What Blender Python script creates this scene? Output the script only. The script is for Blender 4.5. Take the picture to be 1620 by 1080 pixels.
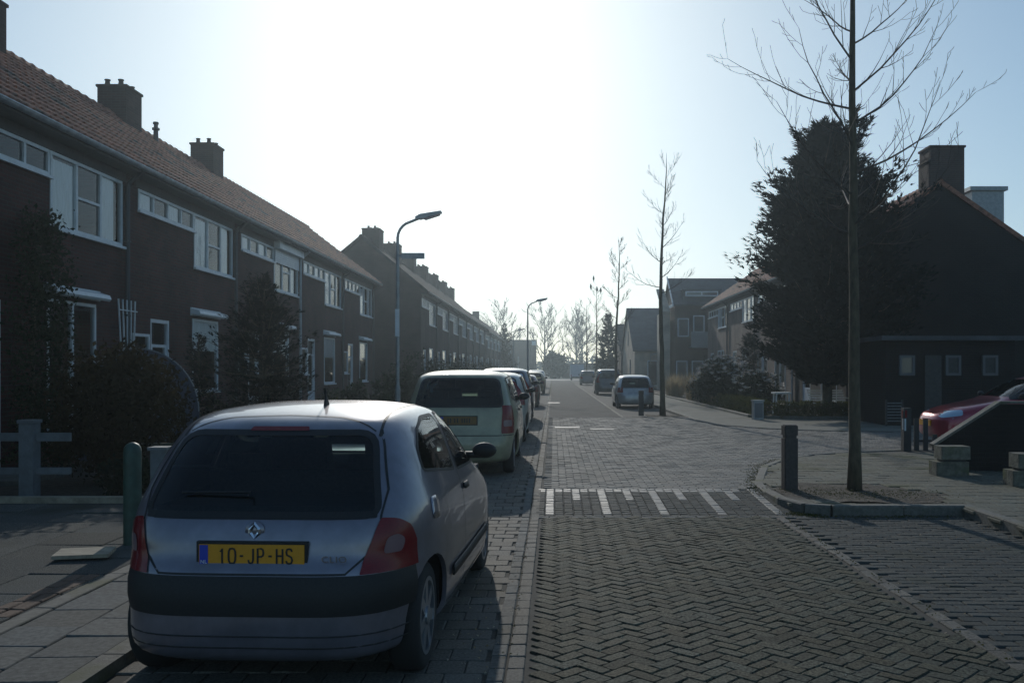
import bpy, bmesh, math, random
from mathutils import Vector, Matrix, noise
from mathutils.bvhtree import BVHTree
R = math.radians
rnd = random.Random(7)
for o in list(bpy.data.objects): bpy.data.objects.remove(o)
SC = bpy.context.scene
COL = SC.collection

# ------------------------------------------------------------------ camera
cd = bpy.data.cameras.new('camera'); cam = bpy.data.objects.new('camera', cd); COL.objects.link(cam)
cam.location = (0, 0, 1.6); cam.rotation_euler = (R(90), 0, 0)
cd.sensor_width = 36; cd.lens = 36*1460/1620
cd.shift_x = -66/1620; cd.shift_y = 44/1620
cd.clip_start = .1; cd.clip_end = 2000
SC.camera = cam
# ------------------------------------------------------------------ light
SUN_EL, SUN_AZ = R(23.0), R(-7.5)          # azimuth measured from +Y towards +X
sdir = Vector((math.sin(SUN_AZ)*math.cos(SUN_EL), math.cos(SUN_AZ)*math.cos(SUN_EL), math.sin(SUN_EL)))
w = bpy.data.worlds.new('World'); SC.world = w; w.use_nodes = True
nt = w.node_tree; bg = nt.nodes['Background']
sky = nt.nodes.new('ShaderNodeTexSky'); sky.sky_type = 'NISHITA'; sky.sun_disc = False
sky.sun_elevation = SUN_EL; sky.sun_rotation = SUN_AZ
sky.altitude = 0; sky.air_density = .85; sky.dust_density = .85; sky.ozone_density = 3.2
tint = nt.nodes.new('ShaderNodeMix'); tint.data_type = 'RGBA'; tint.blend_type = 'MULTIPLY'; tint.inputs[0].default_value = 1
tint.inputs[7].default_value = (.87, 1.025, 1.02, 1)
# soft shoulder: c / (1 + c/15) * 1.3, a hazier and more even sky round the sun
v1 = nt.nodes.new('ShaderNodeVectorMath'); v1.operation = 'MULTIPLY_ADD'; v1.inputs[1].default_value = (1/15,)*3; v1.inputs[2].default_value = (1, 1, 1)
v2 = nt.nodes.new('ShaderNodeVectorMath'); v2.operation = 'DIVIDE'; v3 = nt.nodes.new('ShaderNodeVectorMath'); v3.operation = 'SCALE'; v3.inputs[3].default_value = 1.40
nt.links.new(sky.outputs[0], tint.inputs[6]); nt.links.new(tint.outputs[2], v1.inputs[0]); nt.links.new(tint.outputs[2], v2.inputs[0]); nt.links.new(v1.outputs[0], v2.inputs[1])
nt.links.new(v2.outputs[0], v3.inputs[0]); nt.links.new(v3.outputs[0], bg.inputs[0]); bg.inputs[1].default_value = 0.15
ld = bpy.data.lights.new('sun', 'SUN'); ld.energy = 2.8; ld.angle = R(.6); ld.color = (1, .95, .87)
sun = bpy.data.objects.new('sun', ld); COL.objects.link(sun)
sun.rotation_euler = (-sdir).to_track_quat('-Z', 'Y').to_euler(); sun.location = (0, 0, 30)
SC.view_settings.view_transform = 'Standard'; SC.view_settings.look = 'None'
SC.view_settings.exposure = -0.60; SC.view_settings.gamma = 1
SC.render.engine = 'CYCLES'
SC.cycles.max_bounces = 6; SC.cycles.diffuse_bounces = 3; SC.cycles.glossy_bounces = 3
SC.cycles.transparent_max_bounces = 12; SC.cycles.volume_bounces = 0
SC.cycles.use_denoising = True
SC.cycles.sample_clamp_indirect = 6

# ------------------------------------------------------------------ materials
def new_mat(name):
    m = bpy.data.materials.new(name); m.use_nodes = True
    return m, m.node_tree, m.node_tree.nodes['Principled BSDF']
def N(nt, t, **k):
    n = nt.nodes.new(t)
    for a, b in k.items(): setattr(n, a, b)
    return n
def mat(name, col, rough=.6, metal=0, spec=.5, coat=0, nscale=0, namt=.3, ndetail=4, bump=0, bscale=None,
        attr=False, col2=None, patch=None, emis=None, stretch=None):
    m, nt, p = new_mat(name); L = nt.links.new
    p.inputs['Roughness'].default_value = rough; p.inputs['Metallic'].default_value = metal
    p.inputs['Specular IOR Level'].default_value = spec; p.inputs['Coat Weight'].default_value = coat
    p.inputs['Coat Roughness'].default_value = .04
    c = tuple(col)+(1,)
    p.inputs['Base Color'].default_value = c
    out = None
    tc = N(nt, 'ShaderNodeTexCoord'); vec = tc.outputs['Object']
    if stretch:
        mp = N(nt, 'ShaderNodeMapping'); mp.inputs['Scale'].default_value = stretch; L(vec, mp.inputs[0]); vec = mp.outputs[0]
    if nscale:
        nz = N(nt, 'ShaderNodeTexNoise'); nz.inputs['Scale'].default_value = nscale; nz.inputs['Detail'].default_value = ndetail
        nz.inputs['Roughness'].default_value = .65
        L(vec, nz.inputs[0])
        mx = N(nt, 'ShaderNodeMix', data_type='RGBA')
        a = tuple(x*(1-namt) for x in col)+(1,); b = (tuple(col2)+(1,)) if col2 else tuple(min(1, x*(1+namt)) for x in col)+(1,)
        mx.inputs[6].default_value = a; mx.inputs[7].default_value = b
        mr = N(nt, 'ShaderNodeMapRange'); mr.inputs[1].default_value = .35; mr.inputs[2].default_value = .65
        L(nz.outputs[0], mr.inputs[0]); L(mr.outputs[0], mx.inputs[0]); out = mx.outputs[2]
    if patch:                                             # larger stains with a shape of their own
        pc, ps, pt = patch
        n2 = N(nt, 'ShaderNodeTexNoise'); n2.inputs['Scale'].default_value = ps; n2.inputs['Detail'].default_value = 6
        L(tc.outputs['Object'], n2.inputs[0])
        mr2 = N(nt, 'ShaderNodeMapRange'); mr2.inputs[1].default_value = pt; mr2.inputs[2].default_value = pt+.12
        L(n2.outputs[0], mr2.inputs[0])
        m2 = N(nt, 'ShaderNodeMix', data_type='RGBA'); m2.inputs[7].default_value = tuple(pc)+(1,)
        if out: L(out, m2.inputs[6])
        else: m2.inputs[6].default_value = c
        L(mr2.outputs[0], m2.inputs[0]); out = m2.outputs[2]
    if attr:
        at = N(nt, 'ShaderNodeAttribute', attribute_name='tone')
        m3 = N(nt, 'ShaderNodeMix', data_type='RGBA', blend_type='MULTIPLY'); m3.inputs[0].default_value = 1
        if out: L(out, m3.inputs[6])
        else: m3.inputs[6].default_value = c
        L(at.outputs[0], m3.inputs[7]); out = m3.outputs[2]
    if out: L(out, p.inputs['Base Color'])
    if bump:
        nb = N(nt, 'ShaderNodeTexNoise'); nb.inputs['Scale'].default_value = bscale or nscale or 20; nb.inputs['Detail'].default_value = 5
        L(vec, nb.inputs[0])
        bp = N(nt, 'ShaderNodeBump'); bp.inputs['Strength'].default_value = 1; bp.inputs['Distance'].default_value = bump
        L(nb.outputs[0], bp.inputs['Height']); L(bp.outputs[0], p.inputs['Normal'])
    if emis:
        p.inputs['Emission Color'].default_value = tuple(emis[0])+(1,); p.inputs['Emission Strength'].default_value = emis[1]
    return m
def brick_mat(name, c1, c2, mortar, bw=.21, bh=.065, ms=.008, planar=False, rough=.9, bump=.004, patch=None):
    m, nt, p = new_mat(name); L = nt.links.new
    p.inputs['Roughness'].default_value = rough; p.inputs['Specular IOR Level'].default_value = .3
    tc = N(nt, 'ShaderNodeTexCoord'); vec = tc.outputs['Object']
    if not planar:
        sp = N(nt, 'ShaderNodeSeparateXYZ'); L(vec, sp.inputs[0])
        ad = N(nt, 'ShaderNodeMath', operation='ADD'); L(sp.outputs[0], ad.inputs[0]); L(sp.outputs[1], ad.inputs[1])
        cb = N(nt, 'ShaderNodeCombineXYZ'); L(ad.outputs[0], cb.inputs[0]); L(sp.outputs[2], cb.inputs[1]); vec = cb.outputs[0]
    b = N(nt, 'ShaderNodeTexBrick'); L(vec, b.inputs[0])
    b.inputs['Color1'].default_value = tuple(c1)+(1,); b.inputs['Color2'].default_value = tuple(c2)+(1,); b.inputs['Mortar'].default_value = tuple(mortar)+(1,)
    b.inputs['Scale'].default_value = 1; b.inputs['Mortar Size'].default_value = ms; b.inputs['Mortar Smooth'].default_value = .3
    b.inputs['Brick Width'].default_value = bw; b.inputs['Row Height'].default_value = bh
    nz = N(nt, 'ShaderNodeTexNoise'); nz.inputs['Scale'].default_value = 1.3; nz.inputs['Detail'].default_value = 5; L(tc.outputs['Object'], nz.inputs[0])
    mr = N(nt, 'ShaderNodeMapRange'); mr.inputs[1].default_value = .3; mr.inputs[2].default_value = .7; mr.inputs[3].default_value = .72; mr.inputs[4].default_value = 1.25
    L(nz.outputs[0], mr.inputs[0])
    mx = N(nt, 'ShaderNodeMix', data_type='RGBA', blend_type='MULTIPLY'); mx.inputs[0].default_value = 1
    L(b.outputs[0], mx.inputs[6]); L(mr.outputs[0], mx.inputs[7]); L(mx.outputs[2], p.inputs['Base Color'])
    bp = N(nt, 'ShaderNodeBump', invert=True); bp.inputs['Distance'].default_value = bump
    L(b.outputs['Fac'], bp.inputs['Height']); L(bp.outputs[0], p.inputs['Normal'])
    return m
def glass_mat(name, tint, ior=1.5, rough=.02):
    m = bpy.data.materials.new(name); m.use_nodes = True; nt = m.node_tree; nt.nodes.clear(); L = nt.links.new
    o = N(nt, 'ShaderNodeOutputMaterial'); mx = N(nt, 'ShaderNodeMixShader'); f = N(nt, 'ShaderNodeFresnel'); f.inputs[0].default_value = ior
    t = N(nt, 'ShaderNodeBsdfTransparent'); t.inputs[0].default_value = tuple(tint)+(1,)
    g = N(nt, 'ShaderNodeBsdfGlossy'); g.inputs['Roughness'].default_value = rough
    L(f.outputs[0], mx.inputs[0]); L(t.outputs[0], mx.inputs[1]); L(g.outputs[0], mx.inputs[2]); L(mx.outputs[0], o.inputs[0])
    return m
def leaf_mat(name, c1, c2, trans=.3, nscale=3):
    m = bpy.data.materials.new(name); m.use_nodes = True; nt = m.node_tree; nt.nodes.clear(); L = nt.links.new
    o = N(nt, 'ShaderNodeOutputMaterial'); mx = N(nt, 'ShaderNodeMixShader'); mx.inputs[0].default_value = trans
    d = N(nt, 'ShaderNodeBsdfDiffuse'); t = N(nt, 'ShaderNodeBsdfTranslucent')
    tc = N(nt, 'ShaderNodeTexCoord'); nz = N(nt, 'ShaderNodeTexNoise'); nz.inputs['Scale'].default_value = nscale; nz.inputs['Detail'].default_value = 5
    L(tc.outputs['Object'], nz.inputs[0])
    mr = N(nt, 'ShaderNodeMapRange'); mr.inputs[1].default_value = .35; mr.inputs[2].default_value = .65; L(nz.outputs[0], mr.inputs[0])
    c = N(nt, 'ShaderNodeMix', data_type='RGBA'); c.inputs[6].default_value = tuple(c1)+(1,); c.inputs[7].default_value = tuple(c2)+(1,)
    L(mr.outputs[0], c.inputs[0]); L(c.outputs[2], d.inputs[0]); L(c.outputs[2], t.inputs[0])
    L(d.outputs[0], mx.inputs[1]); L(t.outputs[0], mx.inputs[2]); L(mx.outputs[0], o.inputs[0])
    return m

M = {}
M['brick'] = brick_mat('brick_red', (.078, .026, .022), (.046, .017, .017), (.055, .046, .043))
M['brick2'] = brick_mat('brick_brown', (.065, .045, .037), (.05, .033, .028), (.065, .055, .05))
M['brick_right'] = brick_mat('brick_grey_brown', (.16, .12, .10), (.13, .095, .082), (.15, .13, .12))
M['brick_pale'] = brick_mat('brick_pale', (.46, .39, .31), (.42, .36, .28), (.44, .40, .34))
M['chim'] = brick_mat('brick_chimney', (.065, .038, .03), (.048, .028, .024), (.06, .05, .045))
M['tile'] = mat('roof_tile', (.25, .095, .052), .75, nscale=7, namt=.45, bump=.004, bscale=40, patch=((.07, .055, .042), 1.6, .55))
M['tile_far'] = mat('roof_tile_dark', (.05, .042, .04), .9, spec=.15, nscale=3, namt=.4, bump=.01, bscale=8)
M['slate'] = mat('roof_dark', (.05, .055, .06), .7, nscale=2, namt=.3, bump=.01, bscale=6)
M['white'] = mat('white_paint', (.62, .66, .68), .45, nscale=6, namt=.08)
M['curtain'] = mat('curtain', (.92, .92, .90), .9, nscale=9, namt=.12, stretch=(1, 6, .4))
M['dark_wood'] = mat('dark_wood', (.03, .03, .03), .6, nscale=10, namt=.3)
M['zinc'] = mat('zinc_pipe', (.30, .33, .36), .45, metal=.4, nscale=5, namt=.2)
M['dark_pipe'] = mat('dark_pipe', (.04, .045, .05), .5)
M['pane'] = glass_mat('window_glass', (.98, 1, 1), 1.5)
M['door'] = mat('door_paint', (.08, .11, .13), .4)
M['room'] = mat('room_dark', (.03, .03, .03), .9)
M['paver_road'] = mat('paver_road', (.066, .066, .047), .78, nscale=55, namt=.85, ndetail=6, bump=.006, bscale=160, attr=True, spec=.12, patch=((.05, .05, .034), .7, .57))
M['paver_plat'] = mat('paver_plateau', (.155, .15, .132), .8, nscale=40, namt=.3, bump=.004, bscale=90, attr=True, spec=.3, patch=((.12, .115, .10), .6, .55))
M['paver_bay'] = mat('paver_bay', (.064, .068, .062), .8, nscale=60, namt=.35, bump=.004, bscale=120, attr=True, spec=.12, patch=((.055, .06, .048), .9, .56))
M['paver_lane'] = mat('paver_lane', (.115, .108, .092), .8, nscale=60, namt=.35, bump=.004, bscale=110, attr=True, spec=.2, patch=((.08, .075, .06), 1.0, .55))
M['slab'] = mat('slab_concrete', (.105, .108, .10), .85, nscale=30, namt=.3, bump=.002, bscale=150, attr=True, spec=.25, patch=((.09, .09, .075), 1.2, .56))
M['slab_walk'] = mat('slab_walk', (.115, .113, .085), .85, nscale=25, namt=.3, bump=.002, bscale=120, attr=True, spec=.25, patch=((.075, .078, .04), .9, .55))
M['slab_far'] = mat('slab_far_walk', (.17, .17, .145), .9, nscale=4, namt=.15, spec=.2, patch=((.13, .13, .10), .6, .55))
M['washed'] = mat('washed_gravel_slab', (.088, .092, .085), .85, nscale=130, namt=.65, ndetail=2, spec=.15, bump=.012, bscale=130, attr=True, patch=((.06, .063, .05), .8, .56))
M['joint'] = mat('joint_sand', (.036, .036, .03), .95, nscale=30, namt=.4)
M['moss'] = mat('mossy_joint', (.08, .08, .035), .95, nscale=12, namt=.4, bump=.008, bscale=60)
M['paint_white'] = mat('road_paint', (.15, .15, .138), .6, nscale=40, namt=.25, bump=.003, bscale=120, attr=True, patch=((.13, .13, .115), 6, .5))
M['kerb'] = mat('kerb_concrete', (.12, .117, .10), .85, nscale=20, namt=.25, bump=.004, bscale=80, patch=((.08, .085, .045), 2.2, .54))
M['soil'] = mat('soil', (.06, .047, .032), .95, nscale=14, namt=.5, bump=.03, bscale=25)
M['ground'] = mat('ground_cover', (.06, .065, .035), .95, nscale=3, namt=.4, bump=.03, bscale=8)
M['bark'] = mat('bark', (.085, .068, .042), .9, nscale=14, namt=.4, bump=.008, bscale=50, stretch=(1, 1, .35))
M['twig'] = mat('twig', (.07, .055, .045), .8, nscale=8, namt=.3)
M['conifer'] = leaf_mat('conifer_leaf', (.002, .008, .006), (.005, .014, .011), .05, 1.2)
M['shrub'] = leaf_mat('shrub_leaf', (.03, .034, .014), (.065, .062, .025), .3, 3)
M['brownbush'] = leaf_mat('brown_bush_leaf', (.022, .018, .009), (.05, .038, .017), .25, 2.5)
M['evergreen'] = leaf_mat('evergreen_leaf', (.013, .021, .015), (.028, .040, .022), .2, 3)
M['petal'] = mat('petal', (.75, .72, .7), .6)
M['hedge'] = leaf_mat('hedge_leaf', (.05, .06, .018), (.11, .11, .04), .35, 4)
M['ivy'] = leaf_mat('ivy_leaf', (.015, .028, .014), (.03, .045, .02), .2, 4)
M['reed'] = leaf_mat('reed', (.25, .2, .12), (.38, .31, .2), .4, 2)
M['galv'] = mat('galvanised', (.28, .30, .31), .5, metal=.5, nscale=10, namt=.15)
M['bollard'] = mat('bollard_paint', (.035, .028, .026), .55, nscale=25, namt=.4, bump=.002)
M['fence'] = mat('shaded_fence', (.13, .145, .155), .6, nscale=8, namt=.2)  # white boards greyed: their shade is put into the colour
M['green_paint'] = mat('green_paint', (.02, .06, .045), .5, nscale=12, namt=.3)
M['conc'] = mat('concrete_block', (.13, .125, .095), .9, nscale=10, namt=.35, bump=.01, bscale=30, patch=((.09, .10, .04), 3, .53))
M['wall_dark'] = brick_mat('shaded_brick', (.014, .011, .010), (.011, .009, .008), (.014, .013, .012))  # near-black brick: shade of the backlit walls put into the colour
M['black'] = mat('black_plastic', (.013, .014, .015), .55, spec=.4, nscale=90, namt=.25)
M['rubber'] = mat('tyre_rubber', (.018, .018, .018), .85)
M['rim'] = mat('wheel_metal', (.35, .36, .38), .35, metal=.8)
M['cabin'] = mat('cabin_fabric', (.03, .032, .036), .9, nscale=60, namt=.3)
M['carglass'] = glass_mat('car_glass', (.50, .62, .60), 1.5, .01)
M['darkglass'] = glass_mat('car_glass_dark', (.5, .6, .58), 1.5, .01)
M['tail'] = mat('tail_lamp', (.16, .004, .008), .25, spec=.3, coat=.25, nscale=60, namt=.3, stretch=(1, 1, 8))
M['tail_clear'] = mat('tail_lamp_clear', (.20, .12, .13), .25, spec=.4, coat=.3)
M['head'] = mat('head_lamp', (.45, .55, .62), .1, metal=.6, coat=1)
M['chrome'] = mat('chrome', (.8, .8, .82), .12, metal=1)
M['plate'] = mat('number_plate', (.62, .27, .01), .45, nscale=30, namt=.05)
M['plate_muted'] = mat('muted_plate', (.17, .095, .025), .7, nscale=30, namt=.1)  # browner, duller version of the plate yellow
M['plate_blue'] = mat('plate_blue', (.02, .05, .4), .4)
M['ink'] = mat('plate_ink', (.01, .01, .012), .5)
M['slat_white'] = mat('bench_white', (.75, .75, .73), .5)
M['screen'] = mat('garden_screen', (.06, .075, .11), .7, nscale=6, namt=.2)
M['wood_plank'] = mat('plank', (.3, .26, .19), .8, nscale=6, namt=.3, stretch=(1, 8, 1))
M['orange'] = mat('orange_wood', (.3, .16, .06), .7)
def paint(name, col, metal=.55, rough=.33):
    return mat('paint_'+name, col, rough, metal=metal, coat=.85, nscale=4, namt=.16, spec=.5, patch=(tuple(c*.72 for c in col), 2.5, .56))

# ------------------------------------------------------------------ mesh builder
class MB:
    def __init__(s): s.v = []; s.f = []; s.t = []; s.tone = None
    def tri_tone(s, n, tone): s.t += [tone]*n
    def quad(s, a, b, c, d, tone=1):
        i = len(s.v); s.v += [a, b, c, d]; s.f.append((i, i+1, i+2, i+3)); s.t.append(tone)
    def tri(s, a, b, c):
        i = len(s.v); s.v += [a, b, c]; s.f.append((i, i+1, i+2)); s.t.append(1)
    def poly(s, pts):
        i = len(s.v); s.v += list(pts); s.f.append(tuple(range(i, i+len(pts)))); s.t.append(1)
    def box(s, x0, x1, y0, y1, z0, z1):
        i = len(s.v)
        s.v += [(x0,y0,z0),(x1,y0,z0),(x1,y1,z0),(x0,y1,z0),(x0,y0,z1),(x1,y0,z1),(x1,y1,z1),(x0,y1,z1)]
        for f in ((0,3,2,1),(4,5,6,7),(0,1,5,4),(1,2,6,5),(2,3,7,6),(3,0,4,7)):
            s.f.append(tuple(i+k for k in f)); s.t.append(1)
        return s
    def tube(s, pts, rad, n=6, cap=True):
        pts = [Vector(p) for p in pts]; rings = []
        if not hasattr(rad, '__len__'): rad = [rad]*len(pts)
        up = Vector((0, 0, 1)); prev = None
        for k, p in enumerate(pts):
            d = (pts[min(k+1, len(pts)-1)]-pts[max(k-1, 0)])
            if d.length < 1e-9: d = Vector((0, 0, 1))
            d.normalize()
            a = prev - d*prev.dot(d) if prev is not None else d.orthogonal()
            if a.length < 1e-6: a = d.orthogonal()
            a.normalize(); prev = a; b = d.cross(a)
            i = len(s.v); rings.append(i)
            for j in range(n):
                t = 2*math.pi*j/n
                s.v.append(tuple(p+(a*math.cos(t)+b*math.sin(t))*rad[k]))
        for q in range(len(rings)-1):
            for j in range(n):
                s.f.append((rings[q]+j, rings[q]+(j+1) % n, rings[q+1]+(j+1) % n, rings[q+1]+j)); s.t.append(1)
        if cap:
            s.f.append(tuple(rings[0]+j for j in range(n))[::-1]); s.t.append(1)
            s.f.append(tuple(rings[-1]+j for j in range(n))); s.t.append(1)
        return s
    def lathe(s, prof, c=(0, 0, 0), n=16, axis='z'):
        rings = []
        for (r, h) in prof:
            i = len(s.v); rings.append(i)
            for j in range(n):
                t = 2*math.pi*j/n
                if axis == 'z': s.v.append((c[0]+r*math.cos(t), c[1]+r*math.sin(t), c[2]+h))
                elif axis == 'x': s.v.append((c[0]+h, c[1]+r*math.cos(t), c[2]+r*math.sin(t)))
                else: s.v.append((c[0]+r*math.sin(t), c[1]+h, c[2]+r*math.cos(t)))
        for q in range(len(rings)-1):
            for j in range(n):
                s.f.append((rings[q]+j, rings[q]+(j+1) % n, rings[q+1]+(j+1) % n, rings[q+1]+j)); s.t.append(1)
        s.f.append(tuple(rings[0]+j for j in range(n))[::-1]); s.t.append(1)
        s.f.append(tuple(rings[-1]+j for j in range(n))); s.t.append(1)
        return s
    def prism(s, poly, axis, a, b):
        n = len(poly); i = len(s.v)
        for h in (a, b):
            for (p, q) in poly:
                s.v.append({'x': (h, p, q), 'y': (p, h, q), 'z': (p, q, h)}[axis])
        s.f.append(tuple(range(i, i+n))[::-1]); s.t.append(1); s.f.append(tuple(range(i+n, i+2*n))); s.t.append(1)
        for k in range(n):
            s.f.append((i+k, i+(k+1) % n, i+n+(k+1) % n, i+n+k)); s.t.append(1)
        return s
    def blob(s, c, r, nu=12, nv=8, jit=0, rg=None):
        rings = []
        rx, ry, rz = (r, r, r) if not hasattr(r, '__len__') else r
        for a in range(nv+1):
            i = len(s.v); rings.append(i); ph = math.pi*a/nv
            for b in range(nu):
                th = 2*math.pi*b/nu; k = 1+(rg.uniform(-jit, jit) if rg else 0)
                s.v.append((c[0]+rx*k*math.sin(ph)*math.cos(th), c[1]+ry*k*math.sin(ph)*math.sin(th), c[2]+rz*k*math.cos(ph)))
        for a in range(nv):
            for b in range(nu):
                s.f.append((rings[a]+b, rings[a+1]+b, rings[a+1]+(b+1) % nu, rings[a]+(b+1) % nu)); s.t.append(1)
        return s
    def xf(s, mtx, start=0):
        for k in range(start, len(s.v)): s.v[k] = tuple(mtx @ Vector(s.v[k]))
        return s
    def build(s, name, m, parent=None, smooth=False, angle=None, loc=None, fixn=False):
        me = bpy.data.meshes.new(name); me.from_pydata([tuple(p) for p in s.v], [], s.f); me.validate()
        if fixn:
            bm = bmesh.new(); bm.from_mesh(me); bmesh.ops.remove_doubles(bm, verts=bm.verts, dist=1e-5)
            bmesh.ops.recalc_face_normals(bm, faces=bm.faces); bm.to_mesh(me); bm.free()
        me.materials.append(m)
        if s.tone is not None and len(s.t) == len(me.polygons):
            ca = me.color_attributes.new('tone', 'FLOAT_COLOR', 'CORNER'); buf = []
            for p in me.polygons:
                t = s.t[p.index]; t = t if isinstance(t, tuple) else (t, t, t)
                buf += [t[0], t[1], t[2], 1]*p.loop_total
            ca.data.foreach_set('color', buf)
        if smooth:
            me.polygons.foreach_set('use_smooth', [True]*len(me.polygons))
            if angle: me.set_sharp_from_angle(angle=R(angle))
        o = bpy.data.objects.new(name, me); COL.objects.link(o)
        if parent is not None: o.parent = parent
        if loc: o.location = loc
        return o
def tag(o, label=None, cat=None, group=None, kind=None):
    if label: o['label'] = label
    if cat: o['category'] = cat
    if group: o['group'] = group
    if kind: o['kind'] = kind
    return o
def empty(name, loc, label, cat, rz=0, group=None):
    o = bpy.data.objects.new(name, None); COL.objects.link(o); o.location = loc; o.rotation_euler = (0, 0, rz)
    o.empty_display_size = .2
    return tag(o, label, cat, group)
def kids(o): return [c for c in bpy.data.objects if c.parent == o]
def copy_tree(o, parent=None):
    c = o.copy(); COL.objects.link(c)
    if parent is not None: c.parent = parent
    for ch in kids(o): copy_tree(ch, c)
    return c
def struct(o): return tag(o, kind='structure')
# ------------------------------------------------------------------ ground
def H(y):                                    # the raised crossing plateau and its two ramps
    if y < 10.05: return 0.
    if y < 11.7: return .08*(y-10.05)/1.65
    if y < 29: return .08
    if y < 30.6: return .08*(30.6-y)/1.6
    return 0.
def inside(p, poly):
    x, y = p; c = False; n = len(poly)
    for i in range(n):
        x1, y1 = poly[i]; x2, y2 = poly[(i+1) % n]
        if (y1 > y) != (y2 > y) and x < (x2-x1)*(y-y1)/(y2-y1)+x1: c = not c
    return c
UND = .008; CH = .006; JT = .0012
def brick_top(mb, cx, cy, ang, l, w_, z, hf=None, gap=.004, jz=.0025, tone=1, depth=.03, jr=.004):
    cx += rnd.uniform(-1, 1)*.0015; cy += rnd.uniform(-1, 1)*.0015
    ang += rnd.uniform(-jr, jr); ca, sa = math.cos(ang), math.sin(ang)
    dz = rnd.uniform(-jz, jz); tx = rnd.uniform(-jz, jz); ty = rnd.uniform(-jz, jz)
    a, b = l/2-gap, w_/2-gap; c = .006
    e_ = CH; J = JT; n_ = 8; base_ = [(-a+e_, -b), (a-e_, -b), (a, -b+e_), (a, b-e_), (a-e_, b), (-a+e_, b), (-a, b-e_), (-a, -b+e_)]
    out_ = [(p+rnd.uniform(-J, J), q+rnd.uniform(-J, J)) for p, q in base_]
    i = len(mb.v)
    for lv in (2, 1, 0):                                   # top rim, chamfer foot, skirt
        for (p, q) in out_:
            if lv == 2: u, v, d_ = p-math.copysign(min(c, abs(p)), p), q-math.copysign(min(c, abs(q)), q), 0
            else: u, v, d_ = p, q, (.007 if lv == 1 else .03)
            x, y = cx+u*ca-v*sa, cy+u*sa+v*ca
            mb.v.append((x, y, (hf(y) if hf else 0)+z+dz+tx*u/a+ty*v/b+UND*noise.noise(Vector((x*.9, y*.7, 0)))-d_))
    mb.f.append(tuple(range(i, i+8))); mb.t.append(tone)
    for k in (0, 1):
        for q in range(8):
            r_ = (q+1) % 8; o_ = i+8*k
            mb.f.append((o_+8+q, o_+8+r_, o_+r_, o_+q)); mb.t.append(tone)
def toner(v=.22, warm=.04):
    k = 1+rnd.uniform(-v, v); w_ = rnd.uniform(-warm, warm)
    return (k*(1+w_), k, k*(1-w_))
def running(name, m, ok, x0, x1, y0, y1, l, w_, z, hf=None, along='x', v=.2, gap=.0028, special=None, jz=.0025):
    mb = MB(); mb.tone = 1; k = 0
    if along == 'x':
        y = y0+w_/2
        while y < y1:
            x = x0+(l/2 if k % 2 else 0)+l/2-l/2
            while x < x1+l/2:
                if x > x0 and x < x1 and ok(x, y) and not (special and special(x, y)): brick_top(mb, x, y, 0, l, w_, z, hf, gap, jz, toner(v))
                x += l
            y += w_; k += 1
    else:
        x = x0+w_/2
        while x < x1:
            y = y0+(l/2 if k % 2 else 0)
            while y < y1:
                if ok(x, y): brick_top(mb, x, y, math.pi/2, l, w_, z, hf, gap, jz, toner(v))
                y += l
            x += w_; k += 1
    return struct(mb.build(name, m))
def sheet(name, m, poly, z, hf=None, ys=None):
    mb = MB()
    mb.poly([(x, y, z) for x, y in poly])
    return struct(mb.build(name, m))
def strip_sheet(name, m, x0, x1, y0, y1, z, hf=H):
    mb = MB(); ys = sorted(set([y0, y1]+[t for t in (10.05, 11.7, 29, 30.6) if y0 < t < y1]))
    for a, b in zip(ys, ys[1:]):
        mb.quad((x0, a, z+hf(a)), (x1, a, z+hf(a)), (x1, b, z+hf(b)), (x0, b, z+hf(b)))
    return struct(mb.build(name, m))

g = MB(); g.quad((-400, -60, -.12), (400, -60, -.12), (400, 900, -.12), (-400, 900, -.12)); struct(g.build('ground', M['ground']))
# joint bed under all the paving
strip_sheet('road_bed', M['joint'], -2.5, 2.5, -3, 40, -.0095); strip_sheet('ramp_bed', M['joint'], 2.5, 2.75, 9.9, 11.8, -.012)
corner_near = [(2.66, 11.3), (2.74, 12.2), (2.98, 13.1), (3.35, 14.4), (3.9, 15.5), (4.6, 16.3), (5.45, 16.8), (6.5, 17.2), (14, 17.5), (40, 17.6)]
corner_far = [(40, 23.4), (14, 23.1), (8.2, 22.4), (6.6, 22.7), (5.4, 23.6), (4.5, 25), (4.25, 27), (4.25, 30)]
plat = [(-.2, 11.7), (2.5, 11.7)]+corner_near[1:]+corner_far+[(2.3, 30.0), (-.2, 30.0)]
sheet('side_street_bed', M['joint'], [(2.5, 11.2)]+corner_near[1:]+corner_far+[(2.5, 30.0)], .069)
# near carriageway in herringbone
CH, JT = .010, .0032
mb = MB(); mb.tone = 1; W_ = .0925; ca = math.cos(R(45)); a0 = R(45)
def hb(mb, ok, cx, cy, nn):
    for i in range(-nn, nn):
        for j in range(-nn, nn):
            c = (i-j) % 4
            if c == 0: u, v, an = (i+1)*W_, (j+.5)*W_, 0
            elif c == 2: u, v, an = (i+.5)*W_, j*W_, math.pi/2
            else: continue
            x = cx+(u-v)*ca; y = cy+(u+v)*ca
            if ok(x, y): brick_top(mb, x, y, a0+an, 2*W_, W_, 0, H, .0017, .0026, toner(.24, .08), jr=.016)
def edge_right(y): return 2.42+.10*math.sin(y*.5)*0 + (max(0, 9.9-y)*.012)
hb(mb, lambda x, y: -.16 < x < edge_right(y)-.03 and 2.2 < y < 10.0, 1.1, 6.1, 86)
struct(mb.build('road', M['paver_road'])); CH, JT = .006, .0015
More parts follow.
